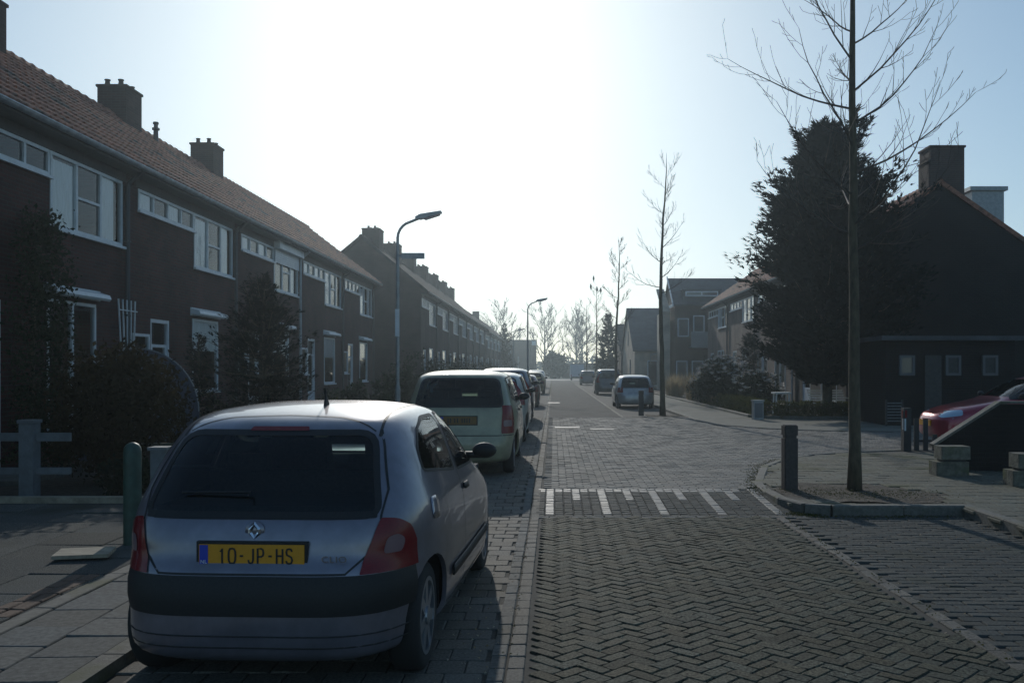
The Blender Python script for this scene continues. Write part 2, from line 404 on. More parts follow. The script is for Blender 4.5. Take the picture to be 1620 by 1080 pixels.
# ramp with painted teeth
teeth = [-.04, .60, 1.24, 1.87, 2.47]; short = [.28, .92, 1.56, 2.18]
def is_white(x, y):
    if 11.58 < y < 11.72 and x < 2.35: return True
    if any(abs(x-t) < .056 for t in teeth) and 10.2 < y < 11.72: return True
    if any(abs(x-t) < .056 for t in short) and 10.98 < y < 11.72: return True
    return False
mb = MB(); mb.tone = 1; wh = MB(); wh.tone = 1
y = 10.10
while y < 11.72:
    x = -.15
    while x < 2.66:
        ws = is_white(x, y) or is_white(x, y+.02)
        brick_top(wh if ws else mb, x, y, math.pi/2 if True else 0, .105, .105, .001, H, .004, .002, toner(.12))
        x += .106
    y += .106
struct(mb.build('ramp', M['paver_bay'])); struct(wh.build('ramp_marking', M['paint_white']))
mb = MB(); mb.tone = 1
x = -.15
while x < 2.7:
    brick_top(mb, x, 10.02, 0, .2, .1, 0, H, .003, .002, toner(.12)); x += .2
struct(mb.build('ramp_edge', M['slab']))
# plateau, running bond across
running('plateau', M['paver_plat'], lambda x, y: inside((x, y), plat) and y > 11.75 and not (x < 8 and False), -.14, 12, 11.75, 30, .21, .105, 0, H, v=.13)
g = MB(); g.quad((12, 17.55, .075), (40, 17.6, .075), (40, 23.4, .075), (12, 23.1, .075)); struct(g.build('side_street', brick_mat('side_street_brick', (.135, .13, .118), (.115, .11, .10), (.07, .07, .06), .21, .105, .008, planar=True)))
# road beyond
M['far_road'] = brick_mat('far_road_brick', (.062, .062, .06), (.054, .054, .052), (.042, .042, .04), .21, .105, .006, planar=True, rough=.95)
M['far_lane'] = brick_mat('far_lane_brick', (.09, .088, .08), (.078, .075, .068), (.055, .052, .048), .21, .105, .006, planar=True)
strip_sheet('far_road', M['far_road'], -.2, 2.25, 30.0, 132, .002)
strip_sheet('far_parking_lane', M['far_lane'], -2.3, -.33, 30, 132, .002)
strip_sheet('right_parking_lane', M['far_lane'], 2.37, 4.25, 30.6, 132, .002)
g = MB(); g.quad((-60, 132, .004), (60, 132, .004), (60, 152, .004), (-60, 152, .004)); struct(g.build('cross_street', mat('cross_street_paving', (.22, .215, .2), .8, nscale=2, namt=.2)))
# painted dashes on the plateau
def dash(x0, x1, y0, y1): 
    g = MB(); z = .006
    g.quad((x0, y0, H(y0)+z), (x1, y0, H(y0)+z), (x1, y1, H(y1)+z), (x0, y1, H(y1)+z)); g.tone = 1; struct(g.build('road_marking', M['paint_white']))
dash(.03, .68, 23.9, 24.4); dash(.92, 1.53, 23.3, 23.75); dash(-.28, .28, 43.6, 44.6)
# edge courses (long stones along the street)
def course(name, m, x, y0, y1, l, w_, z, hf=H, v=.15):
    mb = MB(); mb.tone = 1; y = y0
    while y < y1:
        brick_top(mb, x, y+l/2, math.pi/2, l, w_, z, hf, .003, .002, toner(v)); y += l
    return struct(mb.build(name, m))
course('gutter_course', M['paver_lane'], -.205, 2, 60, .21, .1, .002)
course('gutter_course', M['slab'], -.305, 2, 60, .21, .095, .003)
mb = MB(); mb.tone = 1; y = 2.2
while y < 10.0:
    brick_top(mb, edge_right(y)+.03, y, math.pi/2+.01, .21, .1, .002, H, .003, .003, toner(.2)); y += .21
struct(mb.build('edge_course', M['paver_lane']))
course('edge_course', M['kerb'], 2.31, 30.6, 100, .5, .11, .006)
# parking lane left and bay right
running('parking_lane', M['paver_lane'], lambda x, y: True, -2.32, -.36, 2.2, 30, .205, .205, 0, H, v=.16)
strip_sheet('bay_bed', M['joint'], 2.3, 4.5, -3, 10.0, -.013)
running('parking_bay', M['paver_bay'], lambda x, y: edge_right(y)+.12 < x < 4.42 and y < 10.12, 2.4, 4.5, 2.2, 10.2, .21, .105, 0, None, v=.14, gap=.0034)
# left pavement: kerb, slabs, border, driveway
g = MB(); y = 1.0
while y < 120: g.box(-2.44, -2.32, y, y+.985, -.05, .062); y += 1
struct(g.build('kerb', M['kerb']))
g = MB(); g.quad((-3.4, 0, .047), (-2.4, 0, .047), (-2.4, 130, .047), (-3.4, 130, .047)); struct(g.build('pavement_bed', M['joint']))
running('pavement', M['slab'], lambda x, y: True, -3.22, -2.44, 3, 60, .39, .39, .06, None, 'y', v=.10, gap=.004)
strip_sheet('far_pavement', M['slab'], -3.22, -2.44, 60, 130, .062, lambda y: 0)
course('border_course', M['kerb'], -3.29, 2, 60, .99, .13, .064, None)
drive = [(-12, 2), (-3.36, 2), (-3.36, 10.7), (-12, 10.7)]
sheet('driveway_bed', M['joint'], drive, .046)
mb = MB(); mb.tone = 1; y = 2.4
while y < 10.6:
    x = -3.66; k = 0
    while x > -9:
        brick_top(mb, x, y+(.0 if k % 2 else .03), 0, .6, .6, .06, None, .007, .006, toner(.16), jr=.012); x -= .6; k += 1
    y += .6
struct(mb.build('driveway', M['washed']))
mb = MB(); mb.tone = 1; y = 5.2
while y < 7.0:
    for x in (-3.43, -3.54): brick_top(mb, x-(y-5.2)*0.0, y, math.pi/2, .2, .1, .069, None, .004, .003, (1.1, .8, .7))
    y += .2
struct(mb.build('brick_border', M['paver_lane']))
g = MB(); g.quad((-8.1, 10.7, .03), (-3.36, 10.7, .03), (-3.36, 130, .03), (-8.1, 130, .03)); struct(g.build('garden_soil', M['soil']))
# right pavement with kerb round the corner
walk_near = [(2.7, 11.35), (2.7, 10.8), (2.82, 10.35), (3.05, 10.2), (4.5, 10.15), (4.46, 2)]+[(14, 2), (14, 17.45)]+corner_near[7:0:-1]
sheet('pavement_right_bed', M['joint'], walk_near, .08)
soilp = [(2.72, 10.75), (3.2, 10.5), (4.4, 10.5), (4.75, 10.9), (4.6, 11.6), (4.1, 12.15), (3.2, 12.2), (2.75, 11.7)]
running('pavement_right', M['slab_walk'], lambda x, y: inside((x, y), walk_near) and not inside((x, y), soilp) and y < 14.8+2, 2.5, 14, 2, 17.4, .3, .3, .092, None, 'x', v=.12, gap=.005)
g = MB(); nx = 26
for i in range(nx):
    for j in range(nx):
        x0, x1 = 2.6+i*2.25/nx, 2.6+(i+1)*2.25/nx; y0, y1 = 10.4+j*1.9/nx, 10.4+(j+1)*1.9/nx
        if inside(((x0+x1)/2, (y0+y1)/2), soilp):
            hz = lambda x, y: .088+.02*noise.noise(Vector((x*3, y*3, 0)))+.012*noise.noise(Vector((x*11, y*11, 3)))
            g.quad((x0, y0, hz(x0, y0)), (x1, y0, hz(x1, y0)), (x1, y1, hz(x1, y1)), (x0, y1, hz(x0, y1)))
struct(g.build('tree_pit_soil', M['soil'], fixn=True, smooth=True))
def kerb_path(name, pts, wd=.12, z0=-.03, z1=.1, m=None):
    g = MB()
    for (a, b) in zip(pts, pts[1:]):
        a = Vector(a); b = Vector(b); d = (b-a); L_ = d.length; d.normalize(); n = Vector((-d.y, d.x)); k = max(1, round(L_/.95))
        for q in range(k):
            p = a+d*(L_*q/k+.004); r_ = a+d*(L_*(q+1)/k-.004)
            i = len(g.v)
            for z in (z0, z1-.012, z1):
                ins = .012 if z == z1 else 0
                for pt, s_ in ((p, 1), (r_, 1), (r_, -1), (p, -1)):
                    g.v.append((pt.x+n.x*s_*(wd/2-ins), pt.y+n.y*s_*(wd/2-ins), z))
            for lv in (0, 4):
                for e in range(4):
                    g.f.append((i+lv+e, i+lv+(e+1) % 4, i+lv+4+(e+1) % 4, i+lv+4+e)); g.t.append(1)
            g.f.append((i+8, i+9, i+10, i+11)); g.t.append(1)
    return struct(g.build(name, m or M['kerb'], fixn=True))
kerb_path('kerb', [(4.5, 2), (4.54, 10.08)], z1=.112)
kerb_path('kerb', [(4.60, 10.14), (3.05, 10.14), (2.80, 10.26), (2.66, 10.72), (2.65, 11.35)], z1=.112)
kerb_path('kerb', [(2.65, 11.35), (2.71, 12.2), (2.94, 13.1), (3.3, 14.4), (3.85, 15.5), (4.55, 16.35), (5.45, 16.9), (6.5, 17.25), (14, 17.5)], z1=.098)
g = MB(); rr = random.Random(3)                                # moss along the corner kerb and the bay edge
def moss_line(pts, wd, n):
    for _ in range(n):
        k = rr.randrange(len(pts)-1); t = rr.random(); x = pts[k][0]*(1-t)+pts[k+1][0]*t+rr.gauss(0, wd); y = pts[k][1]*(1-t)+pts[k+1][1]*t+rr.gauss(0, wd)
        s = rr.uniform(.005, .016); z = pts[k][2]+H(y)*(1 if pts[k][2] < .05 else 0)
        a = rr.uniform(0, 3); c_, s_ = math.cos(a)*s, math.sin(a)*s
        g.v += [(x-c_, y-s_, z), (x+c_, y+s_, z+.002), (x+s_*.7, y-c_*.7, z+rr.uniform(.004, .014))]; i = len(g.v)-3; g.f.append((i, i+1, i+2)); g.t.append(1)
moss_line([(2.56, 11.4, .004), (2.64, 12.2, .004), (2.88, 13.2, .004), (3.25, 14.5, .004), (3.8, 15.6, .004)], .08, 1100)
moss_line([(2.5, 9.9, .006), (2.47, 8, .006), (2.5, 5, .006)], .02, 120)
moss_line([(2.6, 10.2, .004), (2.9, 10.02, .004), (4.3, 10.0, .004)], .06, 700)
moss_line([(2.95, 11.6, .1), (3.6, 11.0, .1), (4.5, 11.3, .1)], .22, 900)
moss_line([(-.25, 3, .006), (-.25, 12, .006), (-.25, 30, .006)], .01, 150)
tag(g.build('moss', leaf_mat('moss_leaf', (.06, .065, .02), (.10, .095, .04), .2)), 'yellow green moss and weeds in the kerb joints', 'moss', kind='stuff')
g = MB()
for _ in range(620):
    x, y = rr.choice([(rr.uniform(4.25, 4.45), rr.uniform(5, 10)), (rr.uniform(2.8, 4.6), rr.uniform(10.5, 12.1)), (rr.uniform(-.35, 2.4), rr.uniform(3, 10)), (rr.uniform(2.5, 4.4), rr.uniform(4, 10)), (rr.uniform(-.6, -.2), rr.uniform(4, 8))])
    z = .006 if y < 10.1 else .112; s = rr.uniform(.006, .02); a = rr.uniform(0, 6)
    g.v += [(x, y, z), (x+math.cos(a)*s, y+math.sin(a)*s, z+.004), (x+math.cos(a+1)*s, y+math.sin(a+1)*s, z+.009)]; i = len(g.v)-3; g.f.append((i, i+1, i+2)); g.t.append(1)
tag(g.build('leaf_litter', leaf_mat('litter_leaf', (.28, .2, .1), (.45, .4, .3), .3, 9)), 'small dry leaves and blossom scraps on the paving', 'leaf litter', kind='stuff')
# far right pavement and gardens
g = MB(); g.poly([(x, y, .085) for x, y in [(4.4, 25.3), (5.5, 23.7), (6.6, 22.85), (8.2, 22.5), (14, 23.2), (40, 23.5), (40, 28), (7.4, 28), (6.15, 29), (6.15, 130), (4.37, 130), (4.37, 27)]]); struct(g.build('far_pavement_right', M['slab_far']))
kerb_path('kerb', [(4.31, 110), (4.31, 27), (4.55, 25.1), (5.45, 23.66), (6.6, 22.78), (8.2, 22.45), (14, 23.15)], z1=.1)
kerb_path('garden_kerb', [(6.2, 60), (6.2, 29.2), (6.6, 28.5), (7.6, 28.1), (14, 28.05)], z1=.17)
g = MB(); g.poly([(x, y, .1) for x, y in [(7.6, 28.15), (40, 28.1), (40, 130), (6.25, 130), (6.25, 29.2), (6.65, 28.55)]]); struct(g.build('garden_ground', M['soil']))
# bollards' little world: tree pit strip of the second tree
g = MB(); g.box(3.2, 4.2, 31.0, 32.2, -.02, .03); struct(g.build('tree_pit', M['soil']))

# ------------------------------------------------------------------ houses
def wall_holes(mb, y0, y1, z0, z1, holes, x=0., rev=.07):
    ys = sorted(set([y0, y1]+[h[0] for h in holes]+[h[1] for h in holes])); zs = sorted(set([z0, z1]+[h[2] for h in holes]+[h[3] for h in holes]))
    for a, b in zip(ys, ys[1:]):
        for c, d in zip(zs, zs[1:]):
            cy, cz = (a+b)/2, (c+d)/2
            if any(h[0] < cy < h[1] and h[2] < cz < h[3] for h in holes): continue
            mb.quad((x, a, c), (x, b, c), (x, b, d), (x, a, d))
    for (a, b, c, d) in holes:
        mb.quad((x, a, c), (x, a, d), (x-rev, a, d), (x-rev, a, c)); mb.quad((x, b, c), (x-rev, b, c), (x-rev, b, d), (x, b, d))
        mb.quad((x, a, c), (x-rev, a, c), (x-rev, b, c), (x, b, c)); mb.quad((x, a, d), (x, b, d), (x-rev, b, d), (x-rev, a, d))
def pantile(mb, U, xe, ze, xr, zr, rows=13, colw=.215, pts=8):
    L_ = math.hypot(xe-xr, zr-ze); nx, nz = (zr-ze)/L_, (xe-xr)/L_
    cols = round(U/colw); cw = U/cols; ny = cols*pts; i0 = len(mb.v)
    prof = [0, .2, .75, 1, .8, .3, .05, 0]
    for r_ in range(rows+1):
        for e in (0, 1):
            if r_ == rows and e == 1: break
            if r_ == 0 and e == 0: t = 0; up = -.0
            t = (r_+(0 if e == 0 else 0.0))/rows
            lift = (.0 if e == 0 else .034)
            for k in range(ny+1):
                h = prof[k % pts]*.045+lift*1.0+.012
                h += .006*noise.noise(Vector((k/pts, r_*.7, 0)))
                x = xe+(xr-xe)*t+nx*h; z = ze+(zr-ze)*t+nz*h
                mb.v.append((x, U*k/ny, z))
    n = ny+1; nl = 2*rows+1
    for q in range(nl-1):
        for k in range(ny):
            a = i0+q*n+k
            mb.f.append((a, a+1, a+n+1, a+n)); mb.t.append(1)
def window(par, y0, y1, z0, z1, kind, sashes=3, curtain='lr', bar=True, rng=None):
    """part 'window' (its frame) with panes, curtain and sill as sub-parts"""
    f = MB(); fw = .055; x0, x1 = -.06, .012
    f.box(x0, x1, y0, y1, z1-fw, z1); f.box(x0, x1, y0, y1, z0, z0+fw)
    n = sashes; W = (y1-y0)/n
    for k in range(n+1):
        yy = y0+W*k; a = max(y0, yy-fw/2); b = min(y1, yy+fw/2)
        if k == 0: b = y0+fw
        if k == n: a = y1-fw
        f.box(x0-.002, x1+.004, a, b, z0+fw, z1-fw)
    if bar:
        yy = y0+W; f.box(x0, x1+.002, yy+fw/2, yy+W-fw/2, (z0+z1)/2-.02, (z0+z1)/2+.025)
    wo = f.build('window', M['white'], par)
    g = MB(); g.quad((-.02, y0+.01, z0+.01), (-.02, y1-.01, z0+.01), (-.02, y1-.01, z1-.01), (-.02, y0+.01, z1-.01)); g.build('pane', M['pane'], wo)
    c = MB()
    def cloth(a, b, zb, zt):
        n_ = max(3, int((b-a)/.035)); 
        for k in range(n_):
            ya, yb = a+(b-a)*k/n_, a+(b-a)*(k+1)/n_
            xa, xb = -.042+.008*math.sin(k*1.9), -.042+.008*math.sin((k+1)*1.9)
            c.quad((xa, ya, zb), (xb, yb, zb), (xb, yb, zt), (xa, ya, zt))
    if 'l' in curtain: cloth(y0+.03, y0+W-.02, z0+.02, z1-.1 if 'b' not in curtain else z1)
    if 'r' in curtain: cloth(y1-W+.02, y1-W*.28, z0+.02, z1-.02)
    if 'h' in curtain: cloth(y0+.03, y1-.03, (z0+z1)/2+.1, z1-.02)
    if 'a' in curtain:
        for k in range(0, n, 2): cloth(y0+W*k+.05, y0+W*(k+1)-.05, z0, z1)
    if c.v: c.build('curtain', M['curtain'], wo)
    s = MB(); s.box(.014, .07, y0-.04, y1+.04, z0-.05, z0-.004); s.build('sill', M['white'] if kind != 'dark' else M['kerb'], wo)
    # a dark sheet behind, the shade of the unlit room put into its colour
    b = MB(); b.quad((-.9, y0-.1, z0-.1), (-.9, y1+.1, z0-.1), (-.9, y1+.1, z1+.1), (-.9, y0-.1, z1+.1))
    b.build('dark_room_sheet', M['room'], wo)
    return wo
def house(loc, label, rz=0, U=5.93, ze=5.4, zr=7.95, dr=2.97, tile='near', chim=None, end0=False, end1=False, shutter=False, lowsill=False,
          awning=True, group=None, brick='brick', pipe='dark', pots=4, vent=False, cur='lr', lite=False, white_strip=True):
    h = empty('terraced_house', loc, label, 'house', rz, group); k = U/5.93; dz = ze-5.4
    wins = [(.35*k, 3.12*k, 4.70+dz, 5.12+dz), (3.14*k, 5.62*k, 3.90+dz, 5.12+dz)]
    gz0 = .45 if lowsill else 1.1
    gw = (3.05*k, 4.62*k, gz0, 2.74); sw = (.12*k, .86*k, 1.45, 2.3); dw = (.92*k, 1.84*k, .12, 2.62)
    m = MB(); hs = [(wins[0][0], wins[0][1], wins[0][2], wins[0][3]), wins[1], gw, sw, dw]
    hs[0] = (hs[0][0], hs[0][1], hs[0][2], hs[0][3])
    e = .003
    wall_holes(m, e, U-e, -.1, ze-.06, hs)
    D = -2*dr
    m.quad((D, e, -.1), (D, e, ze-.06), (D, U-e, ze-.06), (D, U-e, -.1))
    for yy in (e, U-e):
        zt = zr-.08; sl = (zr-ze)/(dr+.36); zw = ze+sl*.36-.12
        m.poly([(0, yy, -.1), (0, yy, zw), (-dr, yy, zt), (D, yy, zw), (D, yy, -.1)])
    m.build('wall', M[brick], h)
    # roof
    r_ = MB(); ov0 = -.12 if end0 else 0; ov1 = .12 if end1 else 0
    if tile == 'near':
        pantile(r_, U, .36, ze, -dr, zr)
    else:
        rows = 10
        for q in range(rows):
            t0, t1 = q/rows, (q+1)/rows
            x0, z0, x1, z1 = .36+(-dr-.36)*t0, ze+(zr-ze)*t0+.05, .36+(-dr-.36)*t1, ze+(zr-ze)*t1+.0
            r_.quad((x0, ov0, z0), (x0, U+ov1, z0), (x1, U+ov1, z1+.02), (x1, ov0, z1+.02))
            r_.quad((x1, ov0, z1+.02), (x1, U+ov1, z1+.02), (x1, U+ov1, z1+.05), (x1, ov0, z1+.05))
    r_.quad((-dr, ov0, zr), (-dr, U+ov1, zr), (D-.36, U+ov1, ze), (D-.36, ov0, ze))
    r_.quad((.36, ov0, ze-.01), (-dr, ov0, zr-.06), (-dr, U+ov1, zr-.06), (.36, U+ov1, ze-.01))
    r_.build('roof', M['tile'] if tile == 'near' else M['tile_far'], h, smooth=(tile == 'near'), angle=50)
    if end0 or end1:
        v = MB()
        for fl, yy in ((end0, -.12), (end1, U+.02)):
            if not fl: continue
            for s_ in (1, -1):
                xe = .36 if s_ > 0 else D-.36
                v.poly([(xe, yy, ze-.1), (-dr, yy, zr-.12), (-dr, yy, zr+.06), (xe, yy, ze+.08)]); v.poly([(xe, yy+.1, ze-.1), (xe, yy+.1, ze+.08), (-dr, yy+.1, zr+.06), (-dr, yy+.1, zr-.12)])
                v.quad((xe, yy, ze+.08), (-dr, yy, zr+.06), (-dr, yy+.1, zr+.06), (xe, yy+.1, ze+.08)); v.quad((xe, yy, ze-.1), (xe, yy+.1, ze-.1), (-dr, yy+.1, zr-.12), (-dr, yy, zr-.12))
        v.build('verge', M['tile'] if tile == 'near' else M['tile_far'], h)
    rt = MB(); n = round(U/.36) if not lite else round(U/.6)
    for q in range(n):
        a = q*U/n; L_ = U/n; 
        pts = [(a-.02, .115), (a+L_*.8, .10), (a+L_+.01, .125)]
        seg = 7; i = len(rt.v)
        for (yy, rr_) in pts:
            for s_ in range(seg):
                t = math.pi*s_/(seg-1); rt.v.append((-dr+rr_*1.15*math.cos(t), yy, zr-.01+rr_*math.sin(t)))
        for p in range(2):
            for s_ in range(seg-1):
                rt.f.append((i+p*seg+s_, i+p*seg+s_+1, i+(p+1)*seg+s_+1, i+(p+1)*seg+s_)); rt.t.append(1)
    rt.build('ridge_tiles', M['tile'] if tile == 'near' else M['tile_far'], h)
    # eaves
    s = MB(); s.box(.0, .34, 0, U, ze-.1, ze-.03); s.box(-.03, .03, .2*k, U-.2*k, 5.13+dz, ze-.1); s.build('eaves_board', M['dark_wood'], h)
    g = MB(); n = 7; rad = .062
    for yy in (0,):
        i = len(g.v)
        for y_ in (0, U):
            for t in range(n):
                a = math.pi+math.pi*t/(n-1); g.v.append((.39+rad*math.cos(a), y_, ze-.005+rad*math.sin(a)))
        for t in range(n-1): g.f.append((i+t, i+n+t, i+n+t+1, i+t+1)); g.t.append(1)
    g.box(.445, .462, 0, U, ze-.012, ze+.008)
    g.build('gutter', M['zinc'], h)
    d = MB(); d.tube([(.36, U-.22, ze-.06), (.09, U-.22, ze-.3), (.07, U-.22, ze-.45), (.07, U-.22, 0)], .045, 8)
    for z in (1.2, 2.6, 4.0): d.box(0, .1, U-.29, U-.15, z, z+.03)
    d.build('downpipe', M['dark_pipe'] if pipe == 'dark' else M['zinc'], h)
    # windows
    window(h, *wins[0], 'strip', 4, 'a' if rnd.random() < .8 else '', False)
    window(h, *wins[1], 'big', 3, cur)
    window(h, *gw, 'ground', 1 if not lowsill else 2, 'h' if not lowsill else '', False)
    if not lite:
        window(h, *sw, 'small', 1, '', False)
    a, b, c, d_ = dw
    f = MB(); fw = .07
    f.box(-.09, -.01, a, a+fw, c, d_); f.box(-.09, -.01, b-fw, b, c, d_); f.box(-.09, -.01, a+fw, b-fw, d_-fw, d_)
    f.box(-.08, -.03, a+fw, b-fw, c, c+.75); f.box(-.08, -.03, a+fw, b-fw, 2.05, 2.11)
    for yy in (a+fw, b-fw-.09): f.box(-.08, -.03, yy, yy+.09, c+.75, 2.05)
    do = f.build('door', M['white'], h)
    g = MB(); g.quad((-.055, a+fw, c+.7), (-.055, b-fw, c+.7), (-.055, b-fw, d_-fw), (-.055, a+fw, d_-fw)); g.build('pane', M['pane'], do)
    g = MB(); g.quad((-.6, a-.1, 0), (-.6, b+.1, 0), (-.6, b+.1, d_), (-.6, a-.1, d_)); g.build('dark_room_sheet', M['room'], do)  # dark sheet standing in for the unlit hall
    g = MB(); g.tube([(-.01, a+.12, 1.12), (.03, a+.12, 1.12), (.03, a+.22, 1.12)], .01, 6); g.build('handle', M['chrome'], do)
    g = MB(); g.box(0, .9, a-.2, b+.2, -.05, .1); g.build('doorstep', M['kerb'], h)
    if awning:
        g = MB(); g.box(.0, .03, gw[0]-.1, gw[1]+.12, gw[3]+.06, gw[3]+.24)
        g.prism([(.03, gw[3]+.10), (.2, gw[3]+.06), (.23, gw[3]+.10), (.2, gw[3]+.17), (.03, gw[3]+.22)], 'y', gw[0]-.1, gw[1]+.12)
        g.build('awning_box', M['white'], h)
    if shutter:
        a, b, c, d_ = wins[1]
        g = MB(); z = d_-.42
        g.box(.03, .2, a-.05, b+.05, d_-.02, d_+.2)
        bx = g.build('shutter_box', M['white'], h)
        g = MB()
        while z < d_-.02: g.box(.035, .05, a, b, z, z+.055); z += .062
        g.build('shutter', M['white'], bx)
    if chim is not None:
        c = MB(); cw, cl, zt = (.36, .44, zr+.72) if tile == 'near' else (.46, .62, zr+.72); y0 = chim
        c.box(-dr-cw, -dr+cw, y0-cl, y0+cl, zr-.6, zt)
        c.box(-dr-cw-.03, -dr+cw+.03, y0-cl-.03, y0+cl+.03, zt, zt+.06)
        co = c.build('chimney', M['chim'], h)
        for q in range(pots):
            p = MB(); px, py = -dr+(-.17 if q % 2 else .17), y0-.3+.6*(q//2)/max(1, (pots-1)//2)
            p.lathe([(.075, 0), (.06, .08), (.055, .13), (.075, .135), (.075, .16)], (px, py, zt+.06), 9); p.build('chimney_pot', M['chim'], co)
    if vent:
        p = MB(); p.lathe([(.09, -.1), (.07, .0), (.06, .3), (.1, .31), (.1, .36), (.055, .37), (.055, .46), (.08, .47), (.07, .52)], (-dr+.4, vent, zr-.25), 10); p.build('roof_vent', M['dark_pipe'], h)
    return h
Y0 = 11.69; U = 5.93
house((-8.1, Y0-U, 0), 'brick terraced house mostly out of frame at the left edge, only its chimney seen', end0=True, chim=None, awning=False)
house((-8.1, Y0, 0), 'left brick house with wide picture window, white lattice and climbing plant', chim=U, lowsill=True, pots=2)
bh = house((-8.1, Y0+U, 0), 'left brick house with arched garden screen before its door and tall narrow window', chim=U, pots=4)
house((-8.1, Y0+2*U, 0), 'left brick house with half closed white roller shutter upstairs', chim=U, shutter=True, cur='r', pipe='zinc', pots=4, vent=1.2)
house((-8.1, Y0+3*U, 0), 'left brick house between the shutter house and the end of the near terrace', pots=0, cur='l')
house((-8.1, Y0+4*U, 0), 'last house of the near left terrace, beside the gap before the chimney row', end1=True)
# chimney of the house out of frame stands at the joint of the first two houses
c = MB(); c.box(-.36, .36, -.44, .44, -.6, .72); c.box(-.39, .39, -.47, .47, .72, .78)
first = [o for o in bpy.data.objects if o.get('label', '').startswith('brick terraced house mostly')][0]
co = c.build('chimney', M['chim'], first, loc=(-2.97, U-.02, 7.95))
# second terrace (with the row of chimneys) and the third beyond
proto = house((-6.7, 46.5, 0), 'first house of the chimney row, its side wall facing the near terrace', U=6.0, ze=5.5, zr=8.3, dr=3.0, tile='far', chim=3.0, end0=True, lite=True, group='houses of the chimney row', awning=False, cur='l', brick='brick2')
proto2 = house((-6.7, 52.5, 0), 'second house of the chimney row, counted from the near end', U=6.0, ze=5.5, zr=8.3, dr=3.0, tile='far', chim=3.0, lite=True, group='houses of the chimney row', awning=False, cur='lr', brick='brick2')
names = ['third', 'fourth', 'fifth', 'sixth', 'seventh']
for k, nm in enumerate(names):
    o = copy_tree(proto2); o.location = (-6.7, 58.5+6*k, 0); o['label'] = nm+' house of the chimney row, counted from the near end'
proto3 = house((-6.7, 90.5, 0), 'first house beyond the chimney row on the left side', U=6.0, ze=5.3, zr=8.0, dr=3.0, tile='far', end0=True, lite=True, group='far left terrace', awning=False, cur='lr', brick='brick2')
names = ['second', 'third', 'fourth', 'fifth', 'sixth', 'seventh', 'eighth', 'ninth']
for k, nm in enumerate(names):
    o = copy_tree(proto3); o.location = (-6.7, 96.5+6*k, 0); o['label'] = nm+' house beyond the chimney row on the left side'
    for ch in kids(o):
        if ch.name.startswith('verge'): bpy.data.objects.remove(ch)
    if k == 3:
        c = MB(); c.box(-.4, .4, -.45, .45, -.6, .8); c.build('chimney', M['chim'], o, loc=(-3.0, 0.5, 8.0))
# right terrace: facade faces the street from the other side
UR = 7.3
lab = ['right terrace house with side gable and tall chimney behind the big conifer', 'right terrace house with white window frames half behind the conifer',
       'right terrace house above the columnar shrub, opened white window upstairs', 'far end house of the right terrace with narrow strip of windows']
for k in range(4):
    house((10.1, 31.3+UR*(k+1), 0), lab[k], rz=math.pi, U=UR, ze=5.6, zr=7.95, dr=3.0, end1=(k == 0), end0=(k == 3), chim=(UR-.5 if k == 0 else None), pots=0,
          group='houses of the right terrace', brick='brick_right' if k else 'wall_dark', lowsill=True, awning=False, pipe='zinc' if k == 1 else 'dark', cur='lr' if k != 3 else 'l', tile='near')  # near house gets the near-black brick, its gable's shade painted in
DEBUG = 0
# chimney and dormer of the near right house
hs_ = [o for o in bpy.data.objects if o.get('label') == lab[0]][0]
c = MB(); c.box(-3.85, -2.70, UR-1.0, UR-.05, -.9+7.95, 9.13); c.box(-3.89, -2.66, UR-1.04, UR-.01, 9.13, 9.2); c.build('chimney', M['chim'], hs_)
c = MB(); c.box(-6.05, -4.9, 4.0, 5.5, 6.0, 8.0); c.box(-6.15, -4.8, 3.9, 5.6, 8.0, 8.14); c.build('dormer', M['galv'], hs_)

# ------------------------------------------------------------------ cars
def cr(vals, t):
    n = len(vals)-1; i = min(int(t), n-1); u = t-i
    p0, p1, p2, p3 = vals[max(i-1, 0)], vals[i], vals[i+1], vals[min(i+2, n)]
    return [.5*((2*b)+(-a+c)*u+(2*a-5*b+4*c-d)*u*u+(-a+3*b-3*c+d)*u**3) for a, b, c, d in zip(p0, p1, p2, p3)]
def sgnpow(v, e): return math.copysign(abs(v)**e, v)
def loft(levels, NS=96, sub=3):
    """levels: z, y_rear, y_front, half width, rear exponent, front exponent"""
    vs, fs, rings = [], [], []
    steps = (len(levels)-1)*sub
    for q in range(steps+1):
        z, yr, yf, w_, nr, nf = cr(levels, q/sub); yc = yr*.45+yf*.55; i = len(vs); rings.append(i)
        for j in range(NS):
            t = 2*math.pi*j/NS
            # even out the spacing along a boxy outline
            c_, s_ = math.cos(t), math.sin(t); n_ = nf if s_ > 0 else nr
            k = (abs(c_)**n_+abs(s_)**n_)**(-1/n_)
            x = w_*c_*k; yy = (yf-yc if s_ > 0 else yc-yr)*s_*k
            vs.append((x, yc+yy, z+CROWN*0))
    for a, b in zip(rings, rings[1:]):
        for j in range(NS): fs.append((a+j, a+(j+1) % NS, b+(j+1) % NS, b+j))
    fs.append(tuple(rings[0]+j for j in range(NS))[::-1]); fs.append(tuple(rings[-1]+j for j in range(NS)))
    return vs, fs
CROWN = 0
def rounded(pts, r, n=4):
    if not hasattr(r, '__len__'): r = [r]*len(pts)
    out = []; m = len(pts)
    for i in range(m):
        p0, p, p1 = Vector(pts[i-1]), Vector(pts[i]), Vector(pts[(i+1) % m]); a = p0-p; b = p1-p
        rr_ = min(r[i], a.length*.45, b.length*.45)
        if rr_ < 1e-4: out.append(tuple(p)); continue
        s, e = p+a.normalized()*rr_, p+b.normalized()*rr_
        for k in range(n+1):
            t = k/n; out.append(tuple(s*(1-t)**2+p*2*t*(1-t)+e*t*t))
    return out
